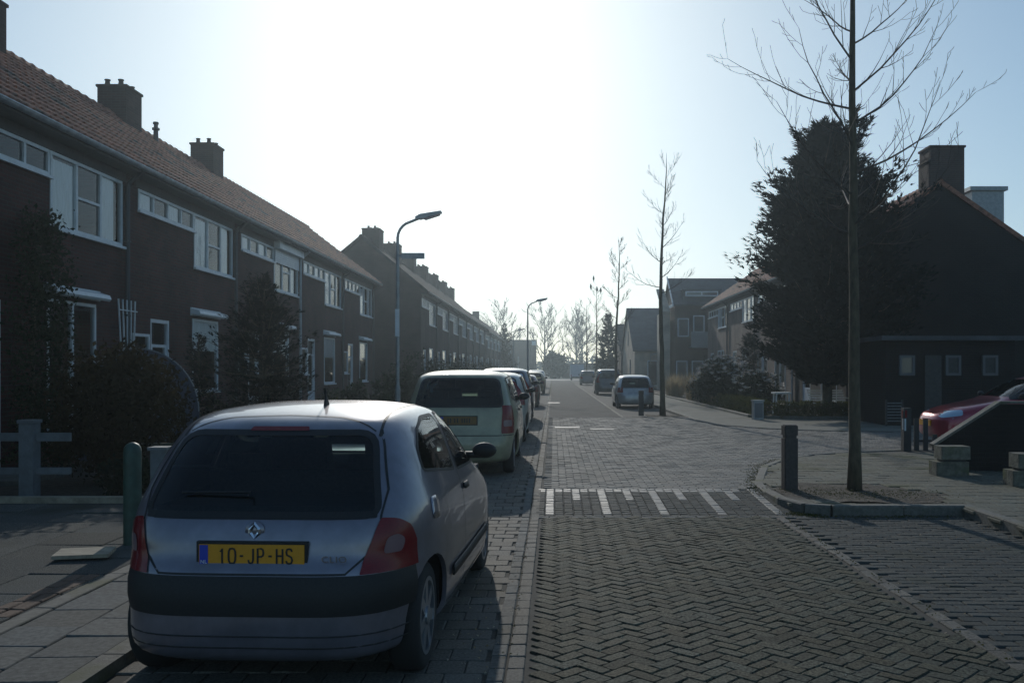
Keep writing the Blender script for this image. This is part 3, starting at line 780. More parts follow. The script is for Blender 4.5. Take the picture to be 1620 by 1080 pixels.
def grow(pts, d):
    c = Vector((sum(p[0] for p in pts)/len(pts), sum(p[1] for p in pts)/len(pts))); out = []; m = len(pts)
    ar = sum(pts[i][0]*pts[(i+1) % m][1]-pts[(i+1) % m][0]*pts[i][1] for i in range(m)); sg = 1 if ar > 0 else -1
    for i in range(m):
        a = Vector(pts[i-1]); b = Vector(pts[(i+1) % m]); t = (b-a)
        if t.length < 1e-7: out.append(pts[i]); continue
        t.normalize(); out.append((pts[i][0]+t.y*d*sg, pts[i][1]-t.x*d*sg))
    return out
def patch(bvh, poly, axis, sgn, off, step, name, m, parent, thick=0, smooth=True, far=3.):
    """lay a flat outline on the body: axis 'x' poly=(y,z), 'y' poly=(x,z), 'z' poly=(x,y)"""
    rad = axis == 'r'
    if rad: axis = 'y'
    bm = bmesh.new(); to3 = {'x': lambda p: (0, p[0], p[1]), 'y': lambda p: (p[0], 0, p[1]), 'z': lambda p: (p[0], p[1], 0)}[axis]
    bm.faces.new([bm.verts.new(to3(p)) for p in poly])
    us = [p[0] for p in poly]; vs_ = [p[1] for p in poly]
    ua = {'x': (0, 1, 0), 'y': (1, 0, 0), 'z': (1, 0, 0)}[axis]; va = {'x': (0, 0, 1), 'y': (0, 0, 1), 'z': (0, 1, 0)}[axis]
    for lo, hi, ax_ in ((min(us), max(us), ua), (min(vs_), max(vs_), va)):
        n = min(14, int((hi-lo)/(step*(60 if rad and ax_ == ua else 1))))
        for k in range(1, n+1):
            c = lo+(hi-lo)*k/(n+1)
            bmesh.ops.bisect_plane(bm, geom=bm.verts[:]+bm.edges[:]+bm.faces[:], plane_co=Vector(ax_)*c, plane_no=ax_)
    d = Vector({'x': (-sgn, 0, 0), 'y': (0, -sgn, 0), 'z': (0, 0, -sgn)}[axis])
    for v in bm.verts:
        if rad:
            a_ = R(v.co.x); d = Vector((-math.sin(a_), math.cos(a_), 0)); v.co = Vector((0, .6, v.co.z))
        o_ = v.co-d*far; h = bvh.ray_cast(o_, d)
        if h[0] is None: h = bvh.find_nearest(v.co-d*1.0)
        n_ = h[1]
        if n_.dot(d) > 0: n_ = -n_
        v.co = h[0]+n_*off
    if thick:
        r_ = bmesh.ops.extrude_face_region(bm, geom=bm.faces[:])
        for e in r_['geom']:
            if isinstance(e, bmesh.types.BMVert): e.co -= d*thick
    bmesh.ops.recalc_face_normals(bm, faces=bm.faces)
    for f in bm.faces: f.smooth = smooth
    me = bpy.data.meshes.new(name); bm.to_mesh(me); bm.free(); me.materials.append(m)
    # face outward
    o = bpy.data.objects.new(name, me); COL.objects.link(o)
    if parent is not None: o.parent = parent
    return o
def line_poly(pts, w_):
    L, Rr = [], []
    for i, p in enumerate(pts):
        a = Vector(pts[max(i-1, 0)]); b = Vector(pts[min(i+1, len(pts)-1)]); t = (b-a).normalized(); n = Vector((-t.y, t.x))*w_/2
        L.append((p[0]+n.x, p[1]+n.y)); Rr.append((p[0]-n.x, p[1]-n.y))
    return L+Rr[::-1]
def gap_strip(bvh, pts, axis, sgn, w_, off, name, m, parent):
    dens = []
    for a, b in zip(pts, pts[1:]):
        a, b = Vector(a), Vector(b); n = max(1, int((b-a).length/.05))
        for k in range(n): dens.append(tuple(a+(b-a)*k/n))
    dens.append(tuple(pts[-1])); poly = line_poly(dens, w_); n = len(dens)
    mb = MB(); d = Vector({'x': (-sgn, 0, 0), 'y': (0, -sgn, 0), 'z': (0, 0, -sgn)}[axis]); out = []
    for p in poly:
        v = Vector({'x': (0, p[0], p[1]), 'y': (p[0], 0, p[1]), 'z': (p[0], p[1], 0)}[axis])
        h = bvh.ray_cast(v-d*3, d)
        if h[0] is None: h = bvh.find_nearest(v-d)
        n_ = h[1] if h[1].dot(d) < 0 else -h[1]
        out.append(tuple(h[0]+n_*off))
    for k in range(n-1): mb.quad(out[k], out[k+1], out[2*n-2-k], out[2*n-1-k])
    return mb
def text_mesh(txt, size, name, m, parent, loc, rot, ex=.0012, sx=1.0, bold=0.):
    cu = bpy.data.curves.new(name, 'FONT'); cu.body = txt; cu.size = size; cu.extrude = ex; cu.align_x = 'CENTER'; cu.align_y = 'CENTER'; cu.offset = bold; cu.space_character = 1.12
    t = bpy.data.objects.new('tmp', cu); COL.objects.link(t)
    dg = bpy.context.evaluated_depsgraph_get(); me = bpy.data.meshes.new_from_object(t.evaluated_get(dg)); bpy.data.objects.remove(t)
    me.materials.clear(); me.materials.append(m); o = bpy.data.objects.new(name, me); COL.objects.link(o)
    o.parent = parent; o.location = loc; o.rotation_euler = rot; o.scale = (sx, 1, 1)
    return o

GL = {'1': [[(.15, .78), (.45, 1), (.45, 0)]], '0': [[(.5, 1), (.2, .97), (.03, .8), (0, .5), (.03, .2), (.2, .03), (.5, 0), (.8, .03), (.97, .2), (1, .5), (.97, .8), (.8, .97), (.5, 1)]], '-': [[(.25, .5), (.75, .5)]],
      'J': [[(.8, 1), (.8, .25), (.7, .07), (.45, 0), (.2, .07), (.1, .25)]], 'P': [[(.08, 0), (.08, 1), (.6, 1), (.85, .92), (.92, .73), (.85, .54), (.6, .46), (.08, .46)]],
      'H': [[(.08, 0), (.08, 1)], [(.92, 0), (.92, 1)], [(.08, .52), (.92, .52)]], 'S': [[(.92, .82), (.75, .97), (.5, 1), (.22, .97), (.08, .78), (.2, .58), (.5, .52), (.8, .44), (.94, .24), (.8, .05), (.5, 0), (.2, .04), (.05, .2)]]}
def strokes(txt, h, name, m, parent, loc, adv=.047, t=.0095):
    mb = MB(); x = -adv*len(txt)/2; w_ = .034
    for ch in txt:
        for pl_ in GL[ch]:
            pts = [(x+(adv-w_)/2+p[0]*w_, -h/2+p[1]*h) for p in pl_]; n = len(pts); P2 = line_poly(pts, t)
            for k in range(n-1): mb.quad((P2[k][0], -.0008, P2[k][1]), (P2[k+1][0], -.0008, P2[k+1][1]), (P2[2*n-2-k][0], -.0008, P2[2*n-2-k][1]), (P2[2*n-1-k][0], -.0008, P2[2*n-1-k][1]))
        x += adv
    return mb.build(name, m, parent, loc=loc)

HATCH = dict(L=3.77, wb=(.60, 3.07), r=.287, W=.82,
  lv=[(.17,.14,3.60,.68,4,4),(.21,.05,3.70,.765,5,4.5),(.28,.012,3.75,.80,5,4.2),(.40,.0,3.77,.815,4.8,3.8),(.53,.01,3.765,.825,4.8,3.6),(.62,.03,3.73,.825,4.8,3.5),
      (.69,.07,3.65,.822,5,3.5),(.77,.09,3.45,.815,5.2,3.5),(.84,.115,3.16,.806,5.2,3.8),(.90,.15,2.86,.792,5.2,4.5),(.955,.185,2.66,.772,5.2,5),(1.03,.235,2.51,.745,5.2,5),
      (1.12,.305,2.36,.712,5.2,5),(1.21,.385,2.21,.676,5,5),(1.285,.465,2.07,.638,4.8,4.6),(1.335,.55,1.95,.60,4.4,4.2),(1.368,.68,1.83,.545,4,4),(1.392,.86,1.72,.45,3.6,3.6),(1.408,1.05,1.6,.31,3.2,3.2),(1.415,1.22,1.48,.12,2.5,2.5)],
  rw=[(-.585,.885),(.585,.885),(.50,1.275),(-.50,1.275)], rwr=[.06,.06,.09,.09], ws=[(-.60,1.0),(.60,1.0),(.52,1.31),(-.52,1.31)],
  side=[[(.66,1.06),(1.44,.985),(1.47,1.325),(1.12,1.325),(.86,1.27),(.70,1.17)],[(1.54,.975),(2.55,.95),(2.50,1.0),(2.12,1.27),(1.98,1.325),(1.55,1.328)]])
MPV = dict(L=4.0, wb=(.62, 3.15), r=.30, W=.85,
  lv=[(.17,.12,3.85,.70,4,4),(.22,.04,3.92,.79,6,4.5),(.30,.01,3.96,.83,6,4.2),(.42,.0,3.98,.845,6,3.8),(.56,.02,3.98,.85,6,3.8),(.68,.06,3.93,.85,6.5,3.6),(.80,.075,3.7,.845,6.5,3.6),
      (.90,.09,3.42,.835,6.5,4),(.97,.11,3.18,.82,6.5,4.8),(1.03,.135,3.02,.80,6.5,5),(1.12,.18,2.86,.775,6.3,5),(1.22,.24,2.68,.745,6,5),(1.32,.31,2.5,.715,5.6,5),(1.40,.375,2.32,.685,5.2,4.8),(1.45,.44,2.2,.65,4.8,4.4),
      (1.485,.56,2.05,.585,4.2,4),(1.51,.76,1.88,.48,3.8,3.6),(1.525,1.0,1.7,.32,3.2,3.2),(1.532,1.25,1.5,.12,2.5,2.5)],
  rw=[(-.64,1.0),(.64,1.0),(.56,1.40),(-.56,1.40)], rwr=[.07,.07,.09,.09], ws=[(-.64,1.08),(.64,1.08),(.56,1.43),(-.56,1.43)],
  side=[[(.50,1.10),(1.0,1.05),(1.02,1.43),(.62,1.41)],[(1.08,1.05),(1.92,1.04),(1.92,1.435),(1.09,1.435)],[(1.99,1.04),(2.88,1.03),(2.5,1.36),(2.38,1.43),(1.99,1.435)]])
def scaled(b, sx=1, sy=1, sz=1):
    c = dict(b); c['L'] = b['L']*sy; c['W'] = b['W']*sx; c['wb'] = tuple(v*sy for v in b['wb'])
    c['lv'] = [(z*sz, a*sy, f*sy, w_*sx, n1, n2) for z, a, f, w_, n1, n2 in b['lv']]
    c['rw'] = [(x*sx, z*sz) for x, z in b['rw']]; c['ws'] = [(x*sx, z*sz) for x, z in b['ws']]; c['side'] = [[(y*sy, z*sz) for y, z in p] for p in b['side']]
    return c
def make_car(P, name, label, loc, rz, pm, group=None, cat='car', det=2, tails=None, plate=None, band=None, roofred=False, front=False, glass='carglass', bumper=None, mirror='black', reseat=True, plate_z=.70, plate_w=.52, plate_x=0, wheelcol='rim'):
    root = empty(name, loc, label, cat, rz, group)
    NS = 96 if det == 2 else 56; vs, fs = loft(P['lv'], NS, 4 if det == 2 else 2)
    body0 = bpy.data.meshes.new('tmp'); body0.from_pydata(vs, [], fs)
    bmb = bmesh.new(); bmb.from_mesh(body0); bmesh.ops.recalc_face_normals(bmb, faces=bmb.faces); bvh = BVHTree.FromBMesh(bmb); bmb.to_mesh(body0); bmb.free()
    zt = P['lv'][-1][0]; zk = zt/1.415; Lr = P['L']; W = P['W']; r = P['r']
    # cutters
    rw = rounded(P['rw'], P['rwr']); ws = rounded(P['ws'], .06); sides = [rounded(p, .035) for p in P['side']]
    c1, c2, c3 = MB(), MB(), MB()
    c1.prism(rw, 'y', -.3, .72); c2.prism(ws, 'y', P['lv'][13][2]-.3, Lr+.2)
    for s in sides: c3.prism(s, 'x', -1.2, 1.2)
    for ya in P['wb']:
        for sg in (1, -1):
            c1.lathe([(r+.045, min(sg*.50, sg*1.1)), (r+.045, max(sg*.50, sg*1.1))], (0, ya, r-.005), 28, 'x')
    cos_ = [c_.build('cutter', pm, None, fixn=True) for c_ in (c1, c2, c3)]
    bo = bpy.data.objects.new('body', body0); COL.objects.link(bo)
    sm = bo.modifiers.new('s', 'SOLIDIFY'); sm.thickness = .025; sm.offset = -1
    for co in cos_:
        bm_ = bo.modifiers.new('b', 'BOOLEAN'); bm_.object = co; bm_.operation = 'DIFFERENCE'; bm_.solver = 'EXACT'
    dg = bpy.context.evaluated_depsgraph_get(); me = bpy.data.meshes.new_from_object(bo.evaluated_get(dg)); bo.modifiers.clear()
    if DEBUG: print('BODY', name, len(me.polygons), [round(v,2) for v in bo.dimensions])
    bo.data = me; me.name = 'body'; me.materials.clear(); me.materials.append(pm); me.polygons.foreach_set('use_smooth', [True]*len(me.polygons)); me.polygons.foreach_set('material_index', [0]*len(me.polygons)); me.set_sharp_from_angle(angle=R(38))
    for co in cos_: bpy.data.objects.remove(co)
    bo.parent = root; bpy.data.meshes.remove(body0)
    G = M[glass]; st = .07 if det == 2 else .16
    patch(bvh, grow(rw, .008), 'y', -1, .002, st, 'rear_window', G, bo)
    wsn = patch(bvh, grow(ws, .008), 'y', 1, .002, st, 'windscreen', M['carglass'], bo)
    for s in sides:
        for sg in (1, -1):
            patch(bvh, grow(s, .008), 'x', sg, .002, st, 'side_window', G, bo)
            e = s+[s[0]]; gm = gap_strip(bvh, e, 'x', sg, .016, .0035, 'x', None, None); gm.build('window_seal', M['black'], bo)
    e = rw+[rw[0]]; gap_strip(bvh, e, 'y', -1, .03, .003, 'x', None, None).build('window_seal', M['black'], bo)
    # cabin
    cb = MB(); zb = P['side'][0][0][1]-.12; fl = .2
    y0c, y1c = P['wb'][0]+r+.08, P['wb'][1]-r-.08
    cb.box(-W+.07, W-.07, y0c, y1c, fl, zb-.05); cb.box(-.48, .48, .15, Lr-.35, fl-.02, .62)
    cb.box(-W+.17, W-.17, .45, y1c-.2, .62, zb-.05)
    cb.build('cabin_floor', M['cabin'], root)
    if det >= 1:
        sts = [(-.36, Lr*.52), (.36, Lr*.52)]
        for sx_, sy_ in sts:
            s = MB(); s.prism(rounded([(sy_-.20, zb-.1), (sy_-.02, zb-.1), (sy_-.13, 1.16*zk), (sy_-.24, 1.16*zk)], .04), 'x', sx_-.23, sx_+.23)
            s.prism(rounded([(sy_-.27, 1.15*zk), (sy_-.15, 1.15*zk), (sy_-.17, 1.29*zk), (sy_-.26, 1.29*zk)], .04), 'x', sx_-.13, sx_+.13)
            s.build('front_seat', M['cabin'], root)
        s = MB(); yb = P['wb'][0]+.42
        s.prism(rounded([(yb-.02, zb-.1), (yb+.12, zb-.1), (yb+.02, 1.03*zk), (yb-.08, 1.03*zk)], .04), 'x', -.6, .6)
        for sx_ in (-.36, .36): s.prism(rounded([(yb-.1, 1.02*zk), (yb, 1.02*zk), (yb-.01, 1.12*zk), (yb-.09, 1.12*zk)], .03), 'x', sx_-.12, sx_+.12)
        s.build('rear_seat', M['cabin'], root)
        s = MB(); yd = P['lv'][10][2]-.62
        s.prism(rounded([(yd-.12, zb-.1), (yd+.3, zb-.1), (yd+.3, zb+.02), (yd, zb+.09), (yd-.14, zb+.02)], .04), 'x', -W+.2, W-.2); s.build('dashboard', M['cabin'], root)
        s = MB(); cx, cy, cz = -.36, yd-.24, zb+.06; pts = [(cx+.185*math.cos(t), cy+.07*math.sin(t), cz+.17*math.sin(t)) for t in [2*math.pi*k/20 for k in range(21)]]
        s.tube(pts, .014, 6); s.tube([(cx, cy+.1, cz-.03), (cx, cy, cz)], .05, 8); s.build('steering_wheel', M['black'], root)
    # wheels
    for ya in P['wb']:
        for sg in (1, -1):
            wp = MB(); wp.lathe([(r-.09, -.08), (r-.03, -.085), (r-.008, -.07), (r, -.05), (r, .05), (r-.008, .07), (r-.03, .085), (r-.085, .08), (r-.09, .04), (.02, .04)] if sg > 0 else [(.02, -.04), (r-.09, -.04), (r-.085, -.08), (r-.03, -.085), (r-.008, -.07), (r, -.05), (r, .05), (r-.008, .07), (r-.03, .085), (r-.09, .08)], (0, 0, 0), 28, 'x')
            wo = wp.build('wheel', M['rubber'], root, smooth=True, angle=40, loc=(sg*(W-.15), ya, r))
            rm = MB(); rc = r-.085
            rm.lathe([(rc+.004, sg*.05), (rc+.004, sg*.083), (rc-.018, sg*.083), (rc-.014, sg*.05)], (0, 0, 0), 24, 'x')
            rm.lathe([(.055, sg*.05), (.05, sg*.088), (.02, sg*.092), (.001, sg*.092)], (0, 0, 0), 14, 'x')
            for q in range(7):
                t = 2*math.pi*q/7; i0 = len(rm.v); rm.box(.045 if sg > 0 else -.078, .078 if sg > 0 else -.045, -.03, .03, .03, rc-.004); rm.xf(Matrix.Rotation(t, 4, 'X'), i0)
            rm.build('rim', M[wheelcol], wo)
    # mirrors
    ym = P['lv'][9][2]-.50; zm = (P['side'][-1][0][1]+.045)
    for sg in (1, -1):
        s = MB(); s.blob((0, 0, 0), (.09, .055, .058), 12, 8); s.box(-.16, -.02, -.02, .025, -.055, -.01) if sg > 0 else s.box(.02, .16, -.02, .025, -.055, -.01)
        s.build('mirror', M['black'] if mirror == 'black' else pm, root, smooth=True, loc=(sg*(W+.02), ym, zm))
    # panel gaps, trim
    def addgap(pts, axis, sg, w_=.007, off=.0012):
        g_ = gap_strip(bvh, pts, axis, sg, w_, off, 'x', None, None); i = len(gp.v); gp.v += g_.v; gp.f += [tuple(i+q for q in f) for f in g_.f]; gp.t += [1]*len(g_.f)
    ds = [(P['side'][-1][0][0]-.035, P['side'][-1][1][0]+.02)]+([(P['side'][1][0][0]-.03, P['side'][1][1][0]+.03)] if len(P['side']) > 2 else [])
    for sg in (1, -1):
        for a, b in ds[:1]:
            zt_ = P['side'][-1][0][1]; gp = MB()
            addgap([(a, zt*.93), (a, zt_), (a+.01, .45), (a+.06, .26), (b-.08, .26), (b, .4), (b+.02, zt_-.03)], 'x', sg)
            if len(ds) > 1: a, b = ds[1]; addgap([(a, zt*.93), (a, zt_), (a-.01, .5)], 'x', sg)
            gp.build('panel_gap', M['black'], bo)
    zw = P['rw'][0][1]; hx = P['rw'][1][0]+.03
    if band: pass
    for a, b in ds:
        for sg in (1, -1): patch(bvh, rounded([(a+.05, P['side'][-1][0][1]-.13), (a+.22, P['side'][-1][0][1]-.135), (a+.22, P['side'][-1][0][1]-.095), (a+.05, P['side'][-1][0][1]-.09)], .015), 'x', sg, .003, .08, 'door_handle', M['black'] if det == 2 else pm, bo, thick=.012)
    # underbody skirt
    if bumper: patch(bvh, bumper, 'y', -1, .006, st, 'bumper_trim', M['black'], bo)
    # lamps
    if tails:
        for sg in (1, -1):
            q = [(a_*sg, z) for a_, z in tails['o']]; k_ = 60.
            pts = [(u*k_, z) for u, z in rounded([(u/k_, z) for u, z in q], tails.get('r', .03))]
            t = patch(bvh, pts, 'r', -1, .006, .04 if det == 2 else .08, 'tail_light', M['tail'], bo)
            if 'c' in tails: patch(bvh, [(u*k_, z) for u, z in rounded([(a_*sg/k_, z) for a_, z in tails['c']], .03)], 'r', -1, .009, .05, 'reversing_lamp', M['tail_clear'], t)
    if plate is not None:
        hw = plate_w/2; zc = plate_z; h = bvh.ray_cast(Vector((plate_x, -3, zc)), Vector((0, 1, 0))); yp = h[0].y-.012
        s = MB(); s.box(plate_x-hw-.014, plate_x+hw+.014, yp, yp+.05, zc-.068, zc+.068); po = s.build('number_plate_holder', M['black'], bo)
        s = MB(); s.box(plate_x-hw, plate_x+hw, yp-.004, yp, zc-.055, zc+.055); pl = s.build('number_plate', M['plate'] if plate else M['plate_muted'], po)
        s = MB(); s.box(plate_x-hw+.003, plate_x-hw+.045, yp-.0055, yp-.004, zc-.052, zc+.052); s.build('blue_band', M['plate_blue'], pl)
        if plate:
            strokes(plate, .072, 'lettering', M['ink'], pl, (plate_x+.022, yp-.0052, zc))
            text_mesh('NL', .024, 'lettering', M['white'], pl, (plate_x-hw+.024, yp-.0065, zc-.03), (R(90), 0, 0))
    root['_b'] = 0; del root['_b']
    return root, bo, bvh
# --- the near silver hatchback
silver = paint('silver', (.19, .182, .215), .55, .30)
blackband = [(-.80, .455), (.80, .455), (.80, .625), (-.80, .625)]
root, bo, bvh = make_car(scaled(HATCH, 1.012, 1, 1), 'parked_car', 'silver three door hatchback parked nearest, yellow plate 10-JP-HS', (-1.47, 4.42, -.01), R(-2.8), silver, 'cars parked along the left kerb',
    tails=dict(o=[(45,.614),(74,.614),(73.5,.74),(70,.82),(64,.862),(56.5,.872),(53.5,.82),(49,.71)], r=[.01,0,0,.03,.05,.02,.05,.05], c=[(55,.70),(64,.70),(66,.76),(62,.79),(57,.775)]),
    plate='10-JP-HS', plate_z=.705, glass='darkglass')
# black rubber band round the rear bumper, wrapped on the sides
s = MB()
def ring_band(z0, z1, yend, off, name, m, nseg=3):
    pts = []
    z = z0; mb = MB(); cols_ = []
    n = 80
    path = [(W_, y) for y, W_ in []]
    prm = []
    yy = yend
    while yy > .35: prm.append(('x', 1, yy)); yy -= .05
    for k in range(41):
        a = math.pi/2-(math.pi)*k/40; prm.append(('a', a, 0))
    yy = .36
    while yy < yend: prm.append(('x', -1, yy)); yy += .05
    rows = []
    for q in range(nseg+1):
        z = z0+(z1-z0)*q/nseg; row = []
        for p in prm:
            if p[0] == 'x': o_, d = Vector((p[1]*3, p[2], z)), Vector((-p[1], 0, 0))
            else: o_ = Vector((3*math.sin(p[1]), .36-3*math.cos(p[1]), z)); d = (Vector((0, .36, z))-o_).normalized()
            h = bvh.ray_cast(o_, d); n_ = h[1]; n_ = n_ if n_.dot(d) < 0 else -n_
            row.append(tuple(h[0]+n_*(off if 0 < q < nseg else off*.3)))
        rows.append(row)
    for a, b in zip(rows, rows[1:]):
        for k in range(len(a)-1): mb.quad(a[k], a[k+1], b[k+1], b[k])
    return mb.build(name, m, bo, smooth=True, fixn=True)
ring_band(.425, .612, .27, .012, 'bumper_strip', M['black'])
ring_band(.325, .333, .26, .004, 'bumper_groove', M['black'])
ring_band(.268, .276, .26, .003, 'bumper_groove', M['black'])
mb = gap_strip(bvh, [(-.60, .885), (-.60, .80), (-.55, .70), (-.46, .62), (.46, .62), (.55, .70), (.60, .80), (.60, .885)], 'y', -1, .010, .0025, 'x', None, None); mb.build('hatch_gap', M['black'], bo)
for sg in (1, -1):
    mb = gap_strip(bvh, [(sg*.60, .885), (sg*.615, 1.0), (sg*.56, 1.2), (sg*.525, 1.285)], 'y', -1, .010, .0025, 'x', None, None); mb.build('hatch_gap', M['black'], bo)
    mb = gap_strip(bvh, [(sg*.525, .50), (sg*.51, .8), (sg*.50, 1.2), (sg*.49, 1.7)], 'z', 1, .014, .002, 'x', None, None); mb.build('roof_channel', M['black'], bo)
# trim below the glass, brake lamp, roof spoiler line
patch(bvh, rounded([(-.585, .872), (.585, .872), (.58, .905), (-.58, .905)], .01), 'y', -1, .004, .08, 'window_trim', M['black'], bo)
patch(bvh, rounded([(-.16, 1.283), (.16, 1.283), (.15, 1.303), (-.15, 1.303)], .008), 'y', -1, .006, .05, 'brake_lamp', M['tail'], bo)
mb = gap_strip(bvh, [(-.5, .52), (-.3, .60), (0, .63), (.3, .60), (.5, .52)], 'z', 1, .010, .002, 'x', None, None); mb.build('spoiler_gap', M['black'], bo)
h = bvh.ray_cast(Vector((.10, .98, 3)), Vector((0, 0, -1)))[0]
s = MB(); s.prism([(h.y-.06, h.z-.01), (h.y+.035, h.z-.01), (h.y-.01, h.z+.035), (h.y-.05, h.z+.10), (h.y-.056, h.z+.10), (h.y-.038, h.z+.045)], 'x', .094, .106); s.build('aerial', M['black'], bo)
# emblem: hollow diamond on a round base above the plate; model name at the right
h = bvh.ray_cast(Vector((0, -3, .825)), Vector((0, 1, 0)))[0]
s = MB(); s.lathe([(.05, .004), (.048, -.004), (.001, -.006)], (0, h.y-.002, .818), 24, 'y'); s.build('emblem_base', silver, bo, smooth=True)
s = MB(); od = [(0, .048), (.031, .012), (.031, -.012), (0, -.048), (-.031, -.012), (-.031, .012)]; idm = [(0, .024), (.013, .004), (.013, -.004), (0, -.024), (-.013, -.004), (-.013, .004)]
yq = h.y-.010
for k in range(6):
    a, b = od[k], od[(k+1) % 6]; c_, d_ = idm[(k+1) % 6], idm[k]; mid = lambda p, q: ((p[0]+q[0])/2, (p[1]+q[1])/2); ra, rb = mid(a, d_), mid(b, c_)
    P_ = lambda p, y: (p[0], y, .818+p[1])
    s.quad(P_(a, yq), P_(b, yq), P_(rb, yq-.008), P_(ra, yq-.008)); s.quad(P_(ra, yq-.008), P_(rb, yq-.008), P_(c_, yq), P_(d_, yq))
s.build('emblem', M['chrome'], bo)
h = bvh.ray_cast(Vector((.40, -3, .665)), Vector((0, 1, 0)))
text_mesh('CLIO', .042, 'lettering', M['chrome'], bo, (.405, h[0].y-.006, .69), (R(90), 0, R(-2)), sx=1.25)
patch(bvh, rounded([(.60, .80), (.74, .80), (.74, .92), (.60, .92)], .04), 'x', 1, .0022, .05, 'fuel_flap', silver, bo, thick=.002)
for sg in (1, -1):
    patch(bvh, rounded([(1.05, .40), (2.6, .40), (2.6, .465), (1.05, .465)], .012), 'x', sg, .006, .08, 'door_moulding', M['black'], bo, thick=.01)
    gap_strip(bvh, [(1.0, .255), (2.7, .255)], 'x', sg, .02, .004, 'x', None, None).build('sill_strip', M['chrome'], bo)
s = MB(); s.tube([(-.05, .14, .98), (-.05, .17, 1.0), (-.4, .19, .995)], .007, 5); s.build('rear_wiper', M['black'], bo)

tall_t = dict(o=[(50,.60),(72,.60),(71,1.0),(55,1.0),(52.5,.85)], r=.02, c=[(53,.70),(66,.70),(66,.79),(53.5,.79)])
up_t = dict(o=[(50,.78),(71,.78),(66,1.30),(61,1.34),(58,1.15),(54,.95)], r=.02)
low_t = dict(o=[(46,.66),(72,.66),(69,.86),(50,.88)], r=.03)
def seat_z(y): return H(y)
kg = 'cars parked along the left kerb'
def carL(b, lab_, x, y, pm, tails, det=1, plate='', **k):
    z = (H(y+.6)+H(y+3))/2
    return make_car(b, 'parked_car', lab_, (x, y, z), 0, pm, kg, tails=tails, plate=plate, det=det, **k)
r2, b2, v2 = carL(scaled(MPV, .99, .97, .985), 'pale green small people carrier parked second in the left row', -1.36, 13.1, paint('palegreen', (.27, .255, .16), .2, .5), tall_t, 2, '', plate_z=.79, plate_x=0)
s = MB(); s.blob((.18, .0, .34), (.18, .03, .025), 14, 6); s.build('bumper_chrome', M['chrome'], b2)
gap_strip(v2, [(-.8, .575), (.8, .575)], 'y', -1, .012, .004, 'x', None, None).build('bumper_gap', M['black'], b2)
patch(v2, rounded([(-.62, .5), (.62, .5), (.62, .555), (-.62, .555)], .02), 'y', -1, .004, .1, 'bumper_strip', b2.data.materials[0], b2)
h = v2.ray_cast(Vector((0, -3, .79)), Vector((0, 1, 0)))[0]
s = MB()
for k, x in enumerate((-.155, -.12, -.06, -.02, .045, .08, .115, .15)): s.box(x, x+.018, h.y-.021, h.y-.0185, .757, .823)
s.build('worn_lettering', M['bollard'], b2)
carL(scaled(MPV, .97, 1.02, .955), 'cream estate car with tall dark red tail lamps, third in the left row', -1.35, 18.9, paint('cream', (.46, .45, .40), .3, .35), up_t, 1, '')
carL(scaled(MPV, 1.0, 1.08, 1.02), 'dark blue people carrier with bright roof, fourth in the left row', -1.42, 25.6, paint('navy', (.035, .05, .085), .4, .3), up_t, 1, None)
carL(scaled(HATCH, .98, 1.0, .98), 'dark red small hatchback behind the dark blue people carrier', -1.38, 38.5, paint('maroon', (.11, .03, .028), .4, .35), low_t, 1, None)
carL(scaled(HATCH, 1.02, 1.08, 1.03), 'ochre yellow hatchback far up the left row', -1.35, 58.5, paint('ochre', (.27, .19, .08), .3, .35), low_t, 0, '')
carL(scaled(MPV, 1.0, 1.1, 1.0), 'white car farthest in the left row', -1.50, 78, paint('white', (.5, .52, .53), .2, .35), low_t, 0, None)
kg = 'cars parked in the bays on the right'
carL(scaled(HATCH, 1.0, .97, .97), 'grey silver hatchback parked between bollard and street tree on the right', 3.32, 37.2, paint('greysilver', (.36, .355, .35), .5, .35), low_t, 1, None)
carL(scaled(MPV, 1.0, 1.08, 1.06), 'dark grey people carrier parked beyond the grey silver hatchback', 3.42, 57, paint('darkgrey', (.04, .045, .055), .4, .32), up_t, 0, None)
carL(scaled(MPV, 1.0, 1.0, .98), 'dark reddish car with pale roof beside the boxy van on the right', 3.45, 92, paint('darkrose', (.10, .07, .075), .4, .35), low_t, 0, None)
# red car behind the garden wall, nose towards the street
rr_, rb, rv = make_car(scaled(HATCH, 1.03, 1.08, 1.0), 'parked_car', 'dark red car with chrome grille behind the sloping garden wall', (11.38, 18.15, .085), math.pi/2, paint('red', (.30, .012, .035), .4, .28), None, plate=None, det=2)
Lf = scaled(HATCH, 1.03, 1.08, 1.0)['L']
patch(rv, rounded([(-.30, .58), (.30, .58), (.34, .70), (-.34, .70)], .05), 'y', 1, .006, .05, 'grille', M['black'], rb)
for z in (.60, .635, .67): patch(rv, rounded([(-.29, z), (.29, z), (.29, z+.016), (-.29, z+.016)], .005), 'y', 1, .012, .08, 'grille_bar', M['chrome'], rb)
patch(rv, rounded([(-.34, .695), (.34, .695), (.34, .72), (-.34, .72)], .01), 'y', 1, .012, .06, 'grille_bar', M['chrome'], rb)
for sg in (1, -1):
    patch(rv, rounded([(sg*.40, .58), (sg*.80, .62), (sg*.80, .74), (sg*.44, .72)], .04), 'y', 1, .006, .05, 'headlight', M['head'], rb)
    patch(rv, rounded([(Lf-.42, .64), (Lf-.10, .585), (Lf-.06, .70), (Lf-.45, .745)], .03), 'x', sg, .006, .05, 'headlight', M['head'], rb)
patch(rv, rounded([(-.6, .24), (.6, .24), (.55, .36), (-.55, .36)], .04), 'y', 1, .006, .08, 'air_intake', M['black'], rb)
patch(rv, rounded([(-.6, .205), (.6, .205), (.6, .225), (-.6, .225)], .008), 'y', 1, .012, .08, 'lower_trim', M['chrome'], rb)
